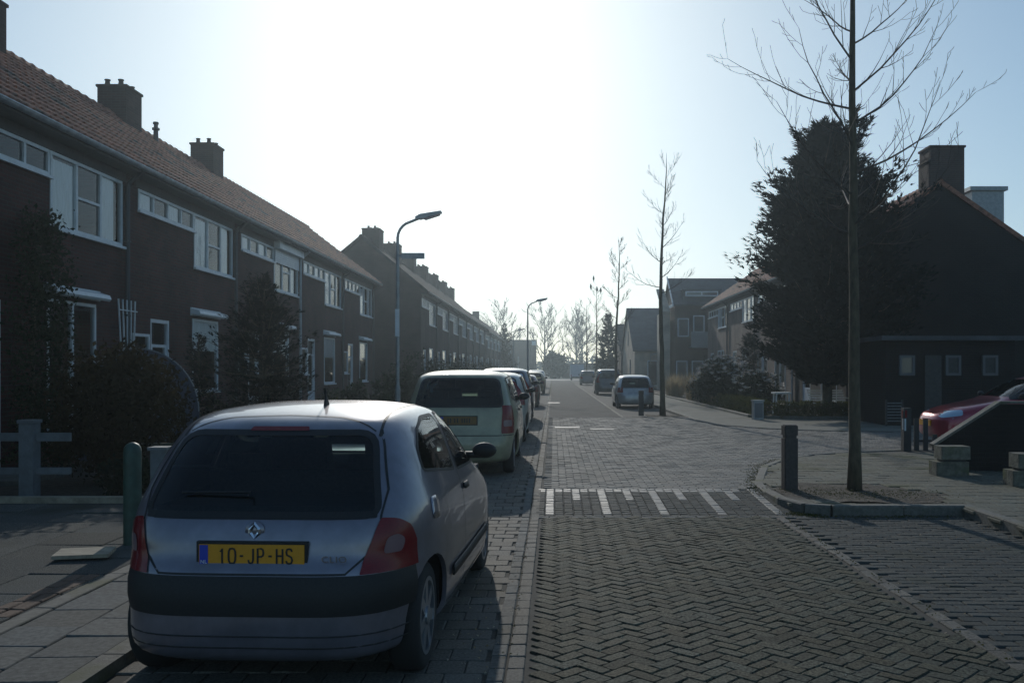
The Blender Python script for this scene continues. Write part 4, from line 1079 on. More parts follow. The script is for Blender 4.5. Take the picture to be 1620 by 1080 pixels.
s = MB(); s.box(-.26, .26, Lf-.01, Lf+.02, .42, .53); s.build('number_plate', M['plate'], rb)
# box van
van = empty('box_van', (3.4, 134, 0), 'blue grey box van far away at the end of the right parking row', 'van')
s = MB(); s.box(-1.0, 1.0, 0, 3.4, .55, 2.3); s.build('cargo_box', mat('van_box', (.30, .35, .42), .5, nscale=3, namt=.1), van)
s = MB(); s.prism(rounded([(3.45, .35), (5.0, .35), (5.0, .95), (4.6, 1.15), (4.2, 1.85), (3.45, 1.95)], .08), 'x', -.9, .9); s.build('cab', M['white'], van)
s = MB(); s.box(-.85, .85, -.02, 3.4, .4, .52); s.build('chassis', M['black'], van)
for ya in (.8, 4.2):
    for sg in (1, -1): s = MB(); s.lathe([(.3, -.1), (.33, -.08), (.33, .08), (.3, .1)], (0, 0, 0), 18, 'x'); s.build('wheel', M['rubber'], van, loc=(sg*.8, ya, .33))
for sg in (1, -1): s = MB(); s.box(-.06, .06, -.03, 0, .6, .8); s.build('tail_light', M['tail'], van, loc=(sg*.85, 0, 0))
# ------------------------------------------------------------------ other buildings
def gable_x(name, label, x0, x1, y0, y1, ze, zr, wm, rm, cat='house', ov=.25):
    """house whose ridge runs across the street (along x)"""
    h = empty(name, (x0, y0, 0), label, cat); W = x1-x0; D = y1-y0
    m = MB(); m.quad((0, 0, -.1), (W, 0, -.1), (W, 0, ze), (0, 0, ze)); m.quad((0, D, -.1), (0, D, ze), (W, D, ze), (W, D, -.1))
    for x in (0, W): m.poly([(x, 0, -.1), (x, 0, ze), (x, D/2, zr-.05), (x, D, ze), (x, D, -.1)])
    m.build('wall', wm, h)
    r_ = MB(); sl = (zr-ze)/(D/2)
    for s0, s1 in ((-ov, D/2), (D+ov, D/2)):
        za = ze-ov*sl+.06; zb = zr+.06
        r_.quad((-.15, s0, za), (W+.15, s0, za), (W+.15, s1, zb), (-.15, s1, zb)); r_.quad((-.15, s0, za-.14), (-.15, s1, zb-.14), (W+.15, s1, zb-.14), (W+.15, s0, za-.14))
        r_.quad((-.15, s0, za-.14), (W+.15, s0, za-.14), (W+.15, s0, za), (-.15, s0, za)); r_.quad((-.15, s0, za-.14), (-.15, s0, za), (-.15, s1, zb), (-.15, s1, zb-.14))
    r_.build('roof', rm, h)
    return h
def win_y(par, x0, x1, z0, z1, y=0., frame='white'):
    f = MB(); w_ = .07
    f.box(x0, x1, y-.05, y+.02, z0, z0+w_); f.box(x0, x1, y-.05, y+.02, z1-w_, z1); f.box(x0, x0+w_, y-.05, y+.02, z0+w_, z1-w_); f.box(x1-w_, x1, y-.05, y+.02, z0+w_, z1-w_)
    if x1-x0 > 1.2: f.box((x0+x1)/2-.03, (x0+x1)/2+.03, y-.05, y+.02, z0+w_, z1-w_)
    o = f.build('window', M[frame], par); g = MB(); g.quad((x0+.03, y-.02, z0+.03), (x1-.03, y-.02, z0+.03), (x1-.03, y-.02, z1-.03), (x0+.03, y-.02, z1-.03)); g.build('pane', mat_pane, o)
mat_pane = mat('far_pane', (.05, .06, .065), .08, spec=.8)
h = gable_x('gabled_house', 'house with pale gable end towards the street and big plain dark roof', 6.3, 13.5, 71.9, 84.4, 3.2, 6.72, M['brick_pale'], M['slate'])
for a, b in ((1.0, 1.8), (2.6, 3.4)): win_y(h, a, b, .3, 2.3)
g = MB(); g.box(-.05, .02, 3.5, 4.3, .2, 2.4); g.build('door', M['door'], h)
g = MB(); g.box(-.04, .02, 5.9, 6.5, 3.6, 4.8); g.build('window', M['door'], h)
g = MB(); g.tube([(1.2, -.05, 2.0), (1.2, -.5, 2.7), (2.2, -1.2, 2.95)], .04, 6); g.box(2.1, 2.7, -1.35, -1.1, 2.9, 3.0); g.build('wall_lamp', M['galv'], h)
h = gable_x('apartment_house', 'tall dark house with white gable edge, dormer strip and balcony', 8.55, 14.6, 65.2, 71.0, 6.3, 8.25, M['brick2'], M['slate'])
g = MB(); g.box(-.2, -.12, -.3, 3, 6.0, 6.2); g.prism([(-.3, 6.15), (2.9, 8.28), (2.9, 8.45), (-.3, 6.32)], 'x', -.22, -.155); g.build('verge', M['white'], h)
g = MB(); g.box(.6, 3.2, -.02, .9, 6.35, 7.15); g.box(.5, 3.3, -.1, 1.0, 7.15, 7.25); dm = g.build('dormer', M['slate'], h); win_y(h, .75, 3.05, 6.75, 7.1, -.04)
g = MB(); g.box(1.0, 2.4, -1.1, -1.06, 3.2, 4.2); g.box(1.0, 2.4, -1.1, 0, 3.1, 3.19); g.build('balcony', M['galv'], h)
for a, b, c_, d in ((.1, .9, .5, 2.2), (1.2, 2.0, .5, 2.2), (.2, 1.0, 3.9, 5.2), (1.3, 2.1, 4.2, 5.4), (2.7, 4.2, 3.4, 5.0)): win_y(h, a, b, c_, d)
g = MB(); g.prism([(1, 5.6), (5.0, 7.55), (5.0, 7.7), (1, 5.75)], 'x', -.75, -.17); g.box(-.7, -.17, 1.2, 4.9, 0, 5.7); g.build('side_wing', M['brick_pale'], h)
h = gable_x('gabled_house', 'brown roofed house just visible behind the pale gabled house', 6.7, 12, 92, 102, 3.6, 6.3, M['brick2'], M['tile_far'])
h = empty('flat_roofed_block', (-8.3, 172, 0), 'flat roofed block closing the left terrace in the distance', 'building')
g = MB(); g.box(0, 4.9, 0, 10, 0, 6.9); g.build('wall', M['brick2'], h); g = MB(); g.box(-.1, 5.0, -.1, 10.1, 6.9, 7.1); g.build('roof_edge', M['slate'], h); g = MB(); g.box(4.2, 4.95, -.2, .5, 6.1, 6.88); g.build('sign_box', M['white'], h)
g = MB(); g.box(1.6, 1.75, -.05, 0, 1, 4); g.build('downpipe', M['zinc'], h)
h = empty('low_building', (1.6, 168, 0), 'low brick building across the end of the street', 'building')
g = MB(); g.box(0, 9, 0, 6, 0, 2.5); g.build('wall', M['brick2'], h); g = MB(); g.box(-.2, 9.2, -.2, 6.2, 2.5, 2.7); g.build('roof', M['slate'], h)
M['garage_frame'] = mat('garage_frame', (.09, .095, .1), .6)
# brick shed in front of the conifer house
h = empty('garage', (9.0, 25.0, .08), 'low dark brick garage with flat roof and three small windows right of the conifer', 'garage')
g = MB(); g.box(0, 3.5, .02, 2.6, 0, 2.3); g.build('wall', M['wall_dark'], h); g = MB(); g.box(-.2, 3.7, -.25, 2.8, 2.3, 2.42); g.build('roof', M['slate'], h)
for a in (.35, 1.6, 2.6): 
    mat_pane = mat_pane if a < 1 else M['dark_wood']; win_y(h, a, a+.42, 1.35, 1.9, .0, 'garage_frame')  # later panes borrow the dark wood colour, shade painted instead of sky reflection
g = MB(); g.box(1.05, 1.5, -.02, .0, 0.02, 1.9); g.build('door', M['dark_wood'], h)
h = empty('slatted_gate', (8.95, 24.75, .08), 'low grey slatted panel standing before the left end of the garage', 'gate')
for k in range(7): g = MB(); g.box(0, .38, 0, .02, .12+k*.08, .15+k*.08); g.build('slat', M['fence'], h)
g = MB(); g.box(-.05, 0, 0, .05, 0, .7); g.box(.38, .43, 0, .05, 0, .7); g.build('gate_post', M['dark_wood'], h)

# ------------------------------------------------------------------ garden wall, blocks, posts on the right
w_ = empty('garden_wall', (5.68, 13.7, .04), 'dark garden wall with a sloping coped end in front of the red car', 'wall')
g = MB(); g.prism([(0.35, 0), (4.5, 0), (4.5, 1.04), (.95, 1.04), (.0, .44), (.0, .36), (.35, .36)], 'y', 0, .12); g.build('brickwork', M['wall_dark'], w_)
g = MB(); g.prism([(-.03, .42), (.95, 1.05), (4.5, 1.05), (4.5, 1.085), (.94, 1.085), (-.05, .45)], 'y', -.02, .14); g.build('coping', M['kerb'], w_)
def blockstack(x, y, lab_):
    b = empty('block_planter', (x, y, .09), lab_, 'planter', group='concrete block stacks by the garden wall')
    g = MB(); g.prism(rounded([(0, 0), (.46, 0), (.46, .3), (0, .3)], .02), 'z', 0, .20); g.build('lower_block', M['conc'], b)
    g = MB(); g.prism(rounded([(.06, -.02), (.47, -.02), (.47, .26), (.06, .26)], .02), 'z', .235, .42); g.build('upper_block', M['conc'], b)
    g = MB(); g.box(.1, .42, .02, .24, .20, .235); g.build('spacer', M['dark_wood'], b)
blockstack(5.42, 13.05, 'mossy concrete block stack at the low end of the sloping wall')
blockstack(5.93, 11.9, 'concrete block stack at the right edge of the picture')
def post(x, y, lab_, hh=.82, top=True):
    b = empty('bollard', (x, y, .085), lab_, 'bollard', rz=rnd.uniform(-.2, .2), group='dark street bollards')
    g = MB(); s_ = .085
    g.prism(rounded([(-s_, -s_), (s_, -s_), (s_, s_), (-s_, s_)], .02), 'z', 0, hh-.17); g.prism(rounded([(-s_+.012, -s_+.012), (s_-.012, -s_+.012), (s_-.012, s_-.012), (-s_+.012, s_-.012)], .02), 'z', hh-.17, hh-.13)
    g.build('post', M['bollard'], b)
    g = MB(); g.prism(rounded([(-s_, -s_), (s_, -s_), (s_, s_), (-s_, s_)], .02), 'z', hh-.13, hh-.012); g.prism(rounded([(-s_+.012, -s_+.012), (s_-.012, -s_+.012), (s_-.012, s_-.012), (-s_+.012, s_-.012)], .02), 'z', hh-.012, hh); g.build('post_cap', M['bollard'], b)
post(2.97, 11.62, 'near dark square bollard on the corner beside the big street tree')
post(2.86, 30.2, 'farther dark bollard in front of the grey silver hatchback')
b = empty('marker_post', (6.55, 17.15, .085), 'dark post with red and white band before the red car', 'post')
g = MB(); g.box(-.07, .07, -.07, .07, 0, .8); g.build('post', M['dark_wood'], b)
g = MB(); g.box(-.075, -.072, -.03, .03, .62, .76); g.box(-.05, -.01, -.075, -.072, .62, .76); g.build('red_band', M['tail'], b); g = MB(); g.box(-.076, -.071, -.05, -.02, .4, .6); g.box(-.06, -.03, -.076, -.072, .38, .6); g.build('white_band', M['white'], b)
f = empty('picket_fence', (6.72, 17.2, .085), 'low black picket fence beside the banded post', 'fence')
for k in range(6): g = MB(); g.box(k*.17, k*.17+.09, 0, .03, 0, .6 if k < 2 else .3); g.build('picket', M['dark_wood'], f)
g = MB(); g.box(0, 1.0, .03, .06, .16, .2); g.build('rail', M['dark_wood'], f)
b = empty('utility_cabinet', (6.02, 27.75, .085), 'small grey utility cabinet standing at the hedge corner', 'cabinet', rz=.1)
g = MB(); g.box(0, .3, 0, .22, 0, .55); g.build('cabinet_body', M['galv'], b); g = MB(); g.box(-.02, .32, -.02, .24, .55, .59); g.build('lid', M['galv'], b); g = MB(); g.box(.03, .27, -.008, 0, .06, .5); g.build('door', mat('cab_door', (.12, .13, .14), .5), b)
# white slatted garden bench
b = empty('garden_bench', (8.75, 29.2, .1), 'white slatted garden bench by the house wall behind the low hedge', 'bench', rz=.15)
for k in range(5): g = MB(); g.box(-.6, .6, .0+k*.05+.20, .03+k*.05+.20, .50+k*.075, .545+k*.075); g.build('back_slat', M['slat_white'], b)
for k in range(4): g = MB(); g.box(-.6, .6, -.2+k*.1, -.13+k*.1, .43, .45); g.build('seat_slat', M['slat_white'], b)
for x in (-.55, .55):
    g = MB(); g.box(x-.02, x+.02, -.2, -.15, 0, .43); g.box(x-.02, x+.02, .2, .25, 0, .5); g.box(x-.02, x+.02, -.2, .2, .58, .61); g.build('side_frame', M['slat_white'], b)
b = empty('garden_table', (7.3, 29.6, .1), 'white garden table seen over the hedge left of the conifer trunk', 'table')
g = MB(); g.box(-.27, .27, -.25, .25, .72, .77); g.build('table_top', M['slat_white'], b)
for x in (-.22, .22):
    for y in (-.2, .2): g = MB(); g.tube([(x, y, 0), (x*.9, y*.9, .72)], .025, 6); g.build('leg', M['slat_white'], b)

# ------------------------------------------------------------------ left garden things
b = empty('gate_post', (-3.72, 8.15, .05), 'dark green rounded post at the driveway edge behind the silver hatchback', 'post')
g = MB(); g.lathe([(.075, 0), (.075, .82), (.07, .86), (.05, .89), (.02, .905), (.001, .908)], (0, 0, 0), 16); b2_ = g.build('post', M['green_paint'], b, smooth=True, angle=50)
b = empty('gate_post', (-3.66, 8.6, .05), 'white capped fence post standing behind the green post', 'post')
g = MB(); g.box(-.07, .07, -.07, .07, 0, .8); g.build('post', M['fence'], b); g = MB(); g.box(-.09, .09, -.09, .09, .8, .83); g.build('cap', M['fence'], b)
g = MB(); g.box(-.02, .02, .07, 1.6, .55, .65); g.box(-.02, .02, .07, 1.6, .2, .3); g.build('rail', M['fence'], b)
f = empty('garden_fence', (-6.36, 11.2, .03), 'low white board fence with square post in the left front garden', 'fence')
g = MB(); g.box(-.085, .085, -.085, .085, 0, .92); g.build('post', M['fence'], f)
g = MB(); g.box(-.1, .1, -.1, .1, .92, .96); g.build('post_cap', M['fence'], f)
g = MB(); g.box(-1.5, -.09, -.02, .02, .70, .80); g.box(.09, .5, -.02, .02, .70, .80); g.box(-.9, -.09, -.02, .02, .3, .38); g.box(.09, .5, -.02, .02, .3, .38); g.build('rail', M['fence'], f)
b = struct(MB().box(-8, -3.45, 10.7, 10.8, 0, .12).build('bed_edging', M['wood_plank']))
g = MB(); g.box(-.02, .40, 0, .26, 0, .03); g.xf(Matrix.Translation((-3.98, 7.35, .085)) @ Matrix.Rotation(R(12), 4, 'Z') @ Matrix.Rotation(R(3), 4, 'X'))
tag(g.build('stepping_plank', M['wood_plank']), 'pale flat paving plank lying loose on the driveway', 'plank')
# arched screen with studded rim
sc_ = empty('garden_screen', (-7.05, 15.6, .05), 'grey blue half round garden screen with studded rim before the left house', 'screen')
g = MB(); n = 28; Rr = 1.05; pts = [(Rr*math.cos(math.pi*k/n), Rr*math.sin(math.pi*k/n)+.85) for k in range(n+1)]; g.prism([(Rr, 0)]+pts+[(-Rr, 0)], 'y', 0, .03); g.build('panel', M['screen'], sc_)
g = MB()
for k in range(0, n*2+1):
    a = math.pi*k/(2*n); g.blob((Rr*math.cos(a), .0, Rr*math.sin(a)+.85), .014, 6, 4)
g.tube([(Rr*math.cos(math.pi*k/28), 0, Rr*math.sin(math.pi*k/28)+.85) for k in range(29)], .012, 6); g.build('rim', M['galv'], sc_, fixn=True)
# white lattice
l_ = empty('lattice', (-8.02, 17.0, 1.2), 'white wooden plant lattice beside the picture window', 'trellis')
for k in range(5):
    y0, y1 = .02+k*.1, -.08+k*.15; g = MB(); g.tube([(0, .2+k*.10, 0), (0, k*.17, 1.7)], .016, 4); g.build('slat', M['white'], l_)
for z in (.3, .62, 1.5): g = MB(); g.tube([(.02, -.02, z), (.02, .72, z)], .014, 4); g.build('cross_slat', M['white'], l_)
w2 = empty('garden_wall', (-4.0, 12.6, .03), 'low pale garden wall between round bush and silver hatchback', 'wall')
g = MB(); g.box(-1.7, .4, 0, .12, 0, .5); g.build('wall_body', M['brick2'], w2); g = MB(); g.box(-1.73, .43, -.03, .15, .5, .56); g.build('coping', M['kerb'], w2)

# ------------------------------------------------------------------ street lamps
def lamp(x, y, lab_, sign=False):
    L_ = empty('street_lamp', (x, y, .03), lab_, 'street lamp', group='street lamps on the left side')
    g = MB(); g.tube([(0, 0, 0), (0, 0, 1.1)], .065, 12); g.tube([(0, 0, 1.1), (0, 0, 1.2)], [.065, .045], 12)
    pts = [(0, 0, 1.2), (0, 0, 4.1), (0, 0, 4.7)]+[(.42*(1-math.cos(a)), 0, 4.7+.42*math.sin(a)*.95) for a in [R(k) for k in (15, 30, 45, 58)]]+[(.50, 0, 5.16)]
    g.tube(pts, [.045, .04, .034]+[.032]*5, 10); g.build('pole', M['galv'], L_, smooth=True, angle=50)
    g = MB(); g.prism(rounded([(-.02, -.01), (.10, -.045), (.62, -.02), (.62, .03), (.1, .075), (-.02, .035)], .02), 'y', -.09, .09)
    hd = g.build('lamp_head', M['galv'], L_, loc=(.45, 0, 5.16)); hd.rotation_euler = (0, R(-14), 0)
    g = MB(); g.prism(rounded([(.2, -.085), (.56, -.06), (.58, -.02), (.14, -.035)], .02), 'y', -.07, .07); g.build('lamp_glass', M['tail_clear'], hd)
    if sign:
        g = MB(); g.box(.10, .64, -.012, .012, 4.2, 4.34); g.box(.03, .10, -.01, .01, 4.24, 4.30); g.build('street_name_sign', M['galv'], L_)
        g = MB(); g.box(-.05, .05, -.075, -.06, 2.35, 3.0); g.build('notice_board', M['white'], L_)
lamp(-3.72, 22, 'nearest street lamp, with a small name board and white notice on its pole', True)
lamp(-1.37, 48.7, 'second street lamp, standing in the left row between dark red and ochre cars')
lamp(-3.7, 85, 'farthest small street lamp above the flat roofed block')

# ------------------------------------------------------------------ vegetation
def leaves(mb, p, n, sp, size, rg, fl=0):
    for _ in range(n):
        c = Vector((p[0]+rg.gauss(0, sp), p[1]+rg.gauss(0, sp), p[2]+rg.gauss(0, sp*.8)))
        a = Vector((rg.gauss(0, 1), rg.gauss(0, 1), rg.gauss(0, 1))).normalized(); b = a.orthogonal().normalized(); b = Matrix.Rotation(rg.uniform(0, 6.3), 3, a) @ b
        s = size*rg.uniform(.6, 1.4)
        mb.quad(tuple(c), tuple(c+a*s*.5+b*s*.28), tuple(c+a*s), tuple(c+a*s*.5-b*s*.28))
def cloud(name, c, rx, ry, rz, n, size, m, seed, parent=None, shell=.55, clumps=60, box=False, per=None):
    rg = random.Random(seed); mb = MB()
    for q in range(clumps):
        if box: d = Vector((rg.uniform(-1, 1), rg.uniform(-1, 1), rg.uniform(-1, 1)))
        else:
            d = Vector((rg.gauss(0, 1), rg.gauss(0, 1), rg.gauss(0, 1))).normalized()*(shell+(1-shell)*rg.random()**.6)*rg.uniform(.86, 1.1)
        p = (c[0]+d.x*rx, c[1]+d.y*ry, max(c[2]-rz, c[2]+d.z*rz))
        leaves(mb, p, max(3, n//clumps), min(rx, ry, rz)*rg.uniform(.07, .16), size, rg)
    return mb.build(name, m, parent)
def stems(par, n, h, r, m='twig', rad=.012, name='stem', seed=1):
    rg = random.Random(seed); g = MB()
    for _ in range(n):
        a = rg.uniform(0, 6.28); t = rg.uniform(.2, 1); p = [(.05*math.cos(a), .05*math.sin(a), 0), (r*t*.5*math.cos(a), r*t*.5*math.sin(a), h*.5), (r*t*math.cos(a), r*t*math.sin(a), h*rg.uniform(.75, 1))]
        g.tube(p, [rad, rad*.7, rad*.3], 4, False)
    return g.build(name, M[m], par)
def shrub(x, y, z, rx, ry, h, n, size, m, lab_, seed, cat='shrub', clumps=90, group=None, name='shrub', inner=True):
    s = empty(name, (x, y, z), lab_, cat, group=group); cloud('foliage', (0, 0, h*.52), rx, ry, h*.5, n, size, M[m], seed, s, clumps=clumps)
    if inner: cloud('inner_foliage', (0, 0, h*.5), rx*.62, ry*.62, h*.38, n//2, size*1.3, M[m], seed+50, s, shell=.2, clumps=clumps//2)
    stems(s, 9, h*.8, rx*.7, seed=seed); return s
shrub(-6.0, 12.75, .03, .92, .85, 1.86, 9000, .075, 'brownbush', 'large round brown green bush in the left front garden', 11, clumps=260, name='round_bush')
shrub(-7.3, 10.2, .03, .45, .4, .75, 1800, .06, 'evergreen', 'low dark shrub at the lower left edge beside the white fence', 12)
shrub(-5.3, 11.5, .03, .4, .3, .45, 1200, .06, 'evergreen', 'low evergreen cushion under the round bush', 13)
# climbing plant on the first facade
cl = empty('climbing_plant', (-8.0, 14.1, .03), 'dark climbing plant covering the wall left of the picture window', 'climber')
rg = random.Random(5); g = MB()
for _ in range(420):
    z = rg.uniform(0, 3.9); wd = .62*(1-max(0, z-2.6)/2.4); leaves(g, (.12+rg.uniform(-.1, .25), rg.uniform(-wd, wd), z), 16, .09, .07, rg)
g.build('foliage', M['ivy'], cl); stems(cl, 6, 3.4, .2, 'bark', .02, seed=4)
SPR = .6
def conifer(x, y, z, h, rad, nb, lab_, seed, m='conifer', zb=.1, nl=26, size=.16, trunk=.14, lowcut=None, name='conifer', prof=None, group=None):
    """tall evergreen: trunk plus layered feathery sprays with an uneven outline"""
    t = empty(name, (x, y, z), lab_, 'tree', group=group); rg = random.Random(seed)
    g = MB(); g.tube([(0, 0, 0), (.03, 0, h*.3), (0, .04, h*.7), (0, 0, h*.97)], [trunk, trunk*.8, trunk*.4, .02], 10); g.build('trunk', M['bark'], t)
    g = MB(); mb = MB(); lob = [rg.uniform(.78, 1.18) for _ in range(24)]
    for q in range(nb):
        u = rg.random()**.85; zz = h*(zb+(1-zb)*u); f = (1-u)
        pr = (prof(u) if prof else (min(1, f*2.3)**.8*(.55+.45*f)+.03)); az = rg.uniform(0, 2*math.pi)
        lobe = .55+1.6*noise.noise(Vector((math.cos(az)*1.6+seed, math.sin(az)*1.6, u*6)))+.45
        L_ = rad*pr*(rg.uniform(.45, 1.0) if rg.random() < .85 else rg.uniform(1.0, 1.28))*(.55+.5*lobe)+.08
        rise = (rg.uniform(.15, .55)+1.2*u**4)*L_
        dv = Vector((math.cos(az), math.sin(az), 0)); p0 = Vector((0, 0, zz-.1*L_)); p2 = p0+dv*L_+Vector((0, 0, rise)); pm_ = p0+dv*L_*.55+Vector((0, 0, rise*.25))
        if q % 3 == 0: g.tube([p0, pm_, p2], [.022*L_+.004, .012, .003], 3, False)
        nk = max(6, int(nl*min(1, L_/(rad*.55))))
        for k in range(nk):
            s = .35+.65*(k/nk) if rg.random() < .75 else rg.uniform(.1, 1); b = p0*(1-s)**2+pm_*2*s*(1-s)+p2*s*s
            td = (dv*rg.uniform(.5, 1)+Vector((rg.gauss(0, .45), rg.gauss(0, .45), rg.uniform(.0, .75)))).normalized(); sd = td.cross(Vector((rg.gauss(0, .5), rg.gauss(0, .5), 1))).normalized()
            sz = size*rg.uniform(.6, 1.5)*(1.1-.35*s); b = b+Vector((rg.gauss(0, .05), rg.gauss(0, .05), rg.gauss(0, .035)))*(L_*SPR+.3)
            mb.tri(tuple(b-sd*sz*.13), tuple(b+sd*sz*.13), tuple(b+td*sz)); 
            mb.quad(tuple(b), tuple(b+td*sz*.35+sd*sz*.30), tuple(b+td*sz*.75+sd*sz*.34), tuple(b+td*sz*.45+sd*sz*.1))
    mb.build('crown', M[m], t); g.build('limb', M['bark'], t)
    return t
def bigprof(u):
    k = [(0, .55), (.12, .95), (.3, 1), (.52, 1.0), (.66, .82), (.78, .52), (.9, .24), (1, .03)]
    for (a, b), (c_, d) in zip(k, k[1:]):
        if u <= c_: return b+(d-b)*(u-a)/(c_-a)
    return .05
SPR = .8
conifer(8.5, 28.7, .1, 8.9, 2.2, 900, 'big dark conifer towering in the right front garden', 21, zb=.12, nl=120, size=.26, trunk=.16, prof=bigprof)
SPR = .6
conifer(-5.35, 17.0, .05, 3.15, .85, 420, 'irregular dark garden conifer in front of the left shutter house', 22, zb=.05, nl=26, size=.11, trunk=.05)
conifer(5.3, 90, .09, 6.7, 1.3, 300, 'dark narrow conifer far up the right pavement', 23, zb=.03, nl=14, size=.35)
conifer(-6.3, 118, .0, 7.2, 1.4, 260, 'pointed conifer standing above the far left terrace', 24, zb=.05, nl=14, size=.35)
conifer(8.9, 42, .1, 3.0, .42, 260, 'columnar dark shrub against the right terrace wall', 25, zb=.02, nl=18, size=.12, trunk=.05, prof=lambda u: 1 if u < .7 else max(.1, 1-(u-.7)/.33))
k_ = conifer(-7.55, 19.6, .05, 2.2, .45, 120, 'slim evergreen beside the door of the arched screen house', 26, zb=.05, nl=18, size=.1, trunk=.04)
shrub(-4.75, 15.2, .03, .5, .45, .85, 2200, .06, 'shrub', 'yellow green leafy shrub left of the silver hatchback roof', 31)
shrub(-4.3, 17.8, .03, .6, .5, .95, 2400, .07, 'shrub', 'leafy green shrub in front of the irregular garden conifer', 32)
shrub(-5.9, 16.9, .03, .5, .5, 1.0, 1800, .07, 'evergreen', 'dark shrub between arched screen and garden conifer', 33)
for k, (x, y, r_, h_) in enumerate([(-5.0, 23.5, .9, 1.3), (-4.6, 28, .9, 1.5), (-5.0, 33, 1.0, 2.0), (-4.6, 38, .9, 1.7), (-4.8, 44, 1.1, 2.2), (-4.9, 53, 1.0, 2.0), (-4.8, 62, 1.1, 2.1), (-4.8, 74, 1.0, 2.0)]):
    shrub(x, y, .03, r_, r_, h_, 1500, .11, 'evergreen', ['first', 'second', 'third', 'fourth', 'fifth', 'sixth', 'seventh', 'eighth'][k]+' dark garden shrub behind the left parked cars, counted from the near lamp', 40+k, group='dark shrubs in the left gardens', clumps=60)
# right garden
def flowers(par, cx, cy, cz, rx, ry, rz, n, seed):
    rg = random.Random(seed); g = MB()
    for _ in range(n):
        d = Vector((rg.gauss(0, 1), rg.gauss(0, 1)-.3, abs(rg.gauss(0, 1)))).normalized()*1.02
        p = Vector((cx+d.x*rx, cy+d.y*ry, cz+d.z*rz))
        for q in range(5):
            a = q*1.257; v = Vector((math.cos(a), math.sin(a), .8))*.10; s = Vector((-math.sin(a), math.cos(a), 0))*.045; g.quad(tuple(p), tuple(p+v*.6+s), tuple(p+v), tuple(p+v*.6-s))
    g.build('blossom', M['petal'], par)
s = shrub(7.0, 37.8, .1, 1.25, 1.2, 1.95, 5200, .10, 'evergreen', 'dark evergreen bush dotted with white blossom at the garden corner', 61, clumps=150); flowers(s, 0, 0, 1.0, 1.2, 1.15, 1.0, 110, 3)
s = shrub(7.35, 33.6, .1, 1.0, 1.0, 1.4, 3600, .09, 'evergreen', 'lower dark bush with white blossom right of the tall one', 62, clumps=110); flowers(s, 0, 0, .7, .95, .95, .72, 60, 4)
s = shrub(6.55, 40.6, .1, .6, .7, 1.3, 1500, .09, 'evergreen', 'small dark bush with a few white flowers at the left end of the garden', 63); flowers(s, 0, 0, .7, .55, .65, .6, 14, 6)
def hedge(x0, x1, y0, y1, h, lab_, seed, n=5000):
    s = empty('hedge', ((x0+x1)/2, (y0+y1)/2, .1), lab_, 'hedge'); cloud('foliage', (0, 0, h/2), (x1-x0)/2, (y1-y0)/2, h/2, n, .05, M['hedge'], seed, s, clumps=int(n/22), box=True); stems(s, 12, h*.8, min(x1-x0, y1-y0)/2, seed=seed)
hedge(6.3, 6.75, 28.8, 35.5, .55, 'clipped low hedge along the right pavement, green on top', 71, 20000)
hedge(6.8, 9.2, 28.25, 28.7, .5, 'clipped low hedge turning the corner before the white bench', 72, 14000)
hedge(6.35, 6.8, 36.5, 41, .5, 'farther low hedge under the blossoming bush', 73, 3000)
for k, (x, y, h_) in enumerate([(6.9, 44.5, 1.2), (7.3, 47.5, 1.5), (6.7, 51, 1.3), (7.3, 55, 1.4)]):
    rg = random.Random(80+k); s = empty('ornamental_grass', (x, y, .1), ['nearest', 'second', 'third', 'farthest'][k]+' clump of dry pale garden grass beyond the blossoming bush', 'grass clump', group='dry garden grass clumps'); g = MB()
    for _ in range(260):
        a = rg.uniform(0, 6.28); r0 = rg.random()**.5*.5; r1 = r0+rg.uniform(.05, .5); hh = h_*rg.uniform(.5, 1); b = Vector((r0*math.cos(a), r0*math.sin(a), 0)); t = Vector((r1*math.cos(a), r1*math.sin(a), hh)); m_ = (b+t)/2+Vector((0, 0, hh*.2)); sd = Vector((-math.sin(a), math.cos(a), 0))*.012
        g.quad(tuple(b-sd), tuple(b+sd), tuple(m_+sd), tuple(m_-sd)); g.tri(tuple(m_-sd), tuple(m_+sd), tuple(t))
    g.build('blades', M['reed'], s)
# bare trees
TW = .0028
def twiggy(mb, p, d, L_, r, rg, depth, up=.25, nseg=6):
    pts, rad = [p], [r]; q = Vector(p); d = d.normalized()
    for k in range(nseg):
        d = (d+Vector((rg.gauss(0, .07), rg.gauss(0, .07), up/nseg+rg.gauss(0, .05)))).normalized(); q = q+d*L_/nseg; pts.append(q.copy()); rad.append(max(TW, r*(1-.85*(k+1)/nseg)))
    mb.tube(pts, rad, 5 if r > .012 else 3, False)
    if depth > 0:
        for k in range(1, nseg+1):
            for _ in range(rg.choice([1, 1, 2]) if depth > 1 else rg.choice([0, 1, 1])):
                dd = (pts[k]-pts[k-1]).normalized(); sd = dd.orthogonal().normalized(); sd = Matrix.Rotation(rg.uniform(0, 6.28), 3, dd) @ sd
                twiggy(mb, pts[k], (dd+sd*rg.uniform(.5, 1.0)), L_*rg.uniform(.22, .45)*(1.15-.5*k/nseg), rad[k]*.62, rg, depth-1, up, 4)
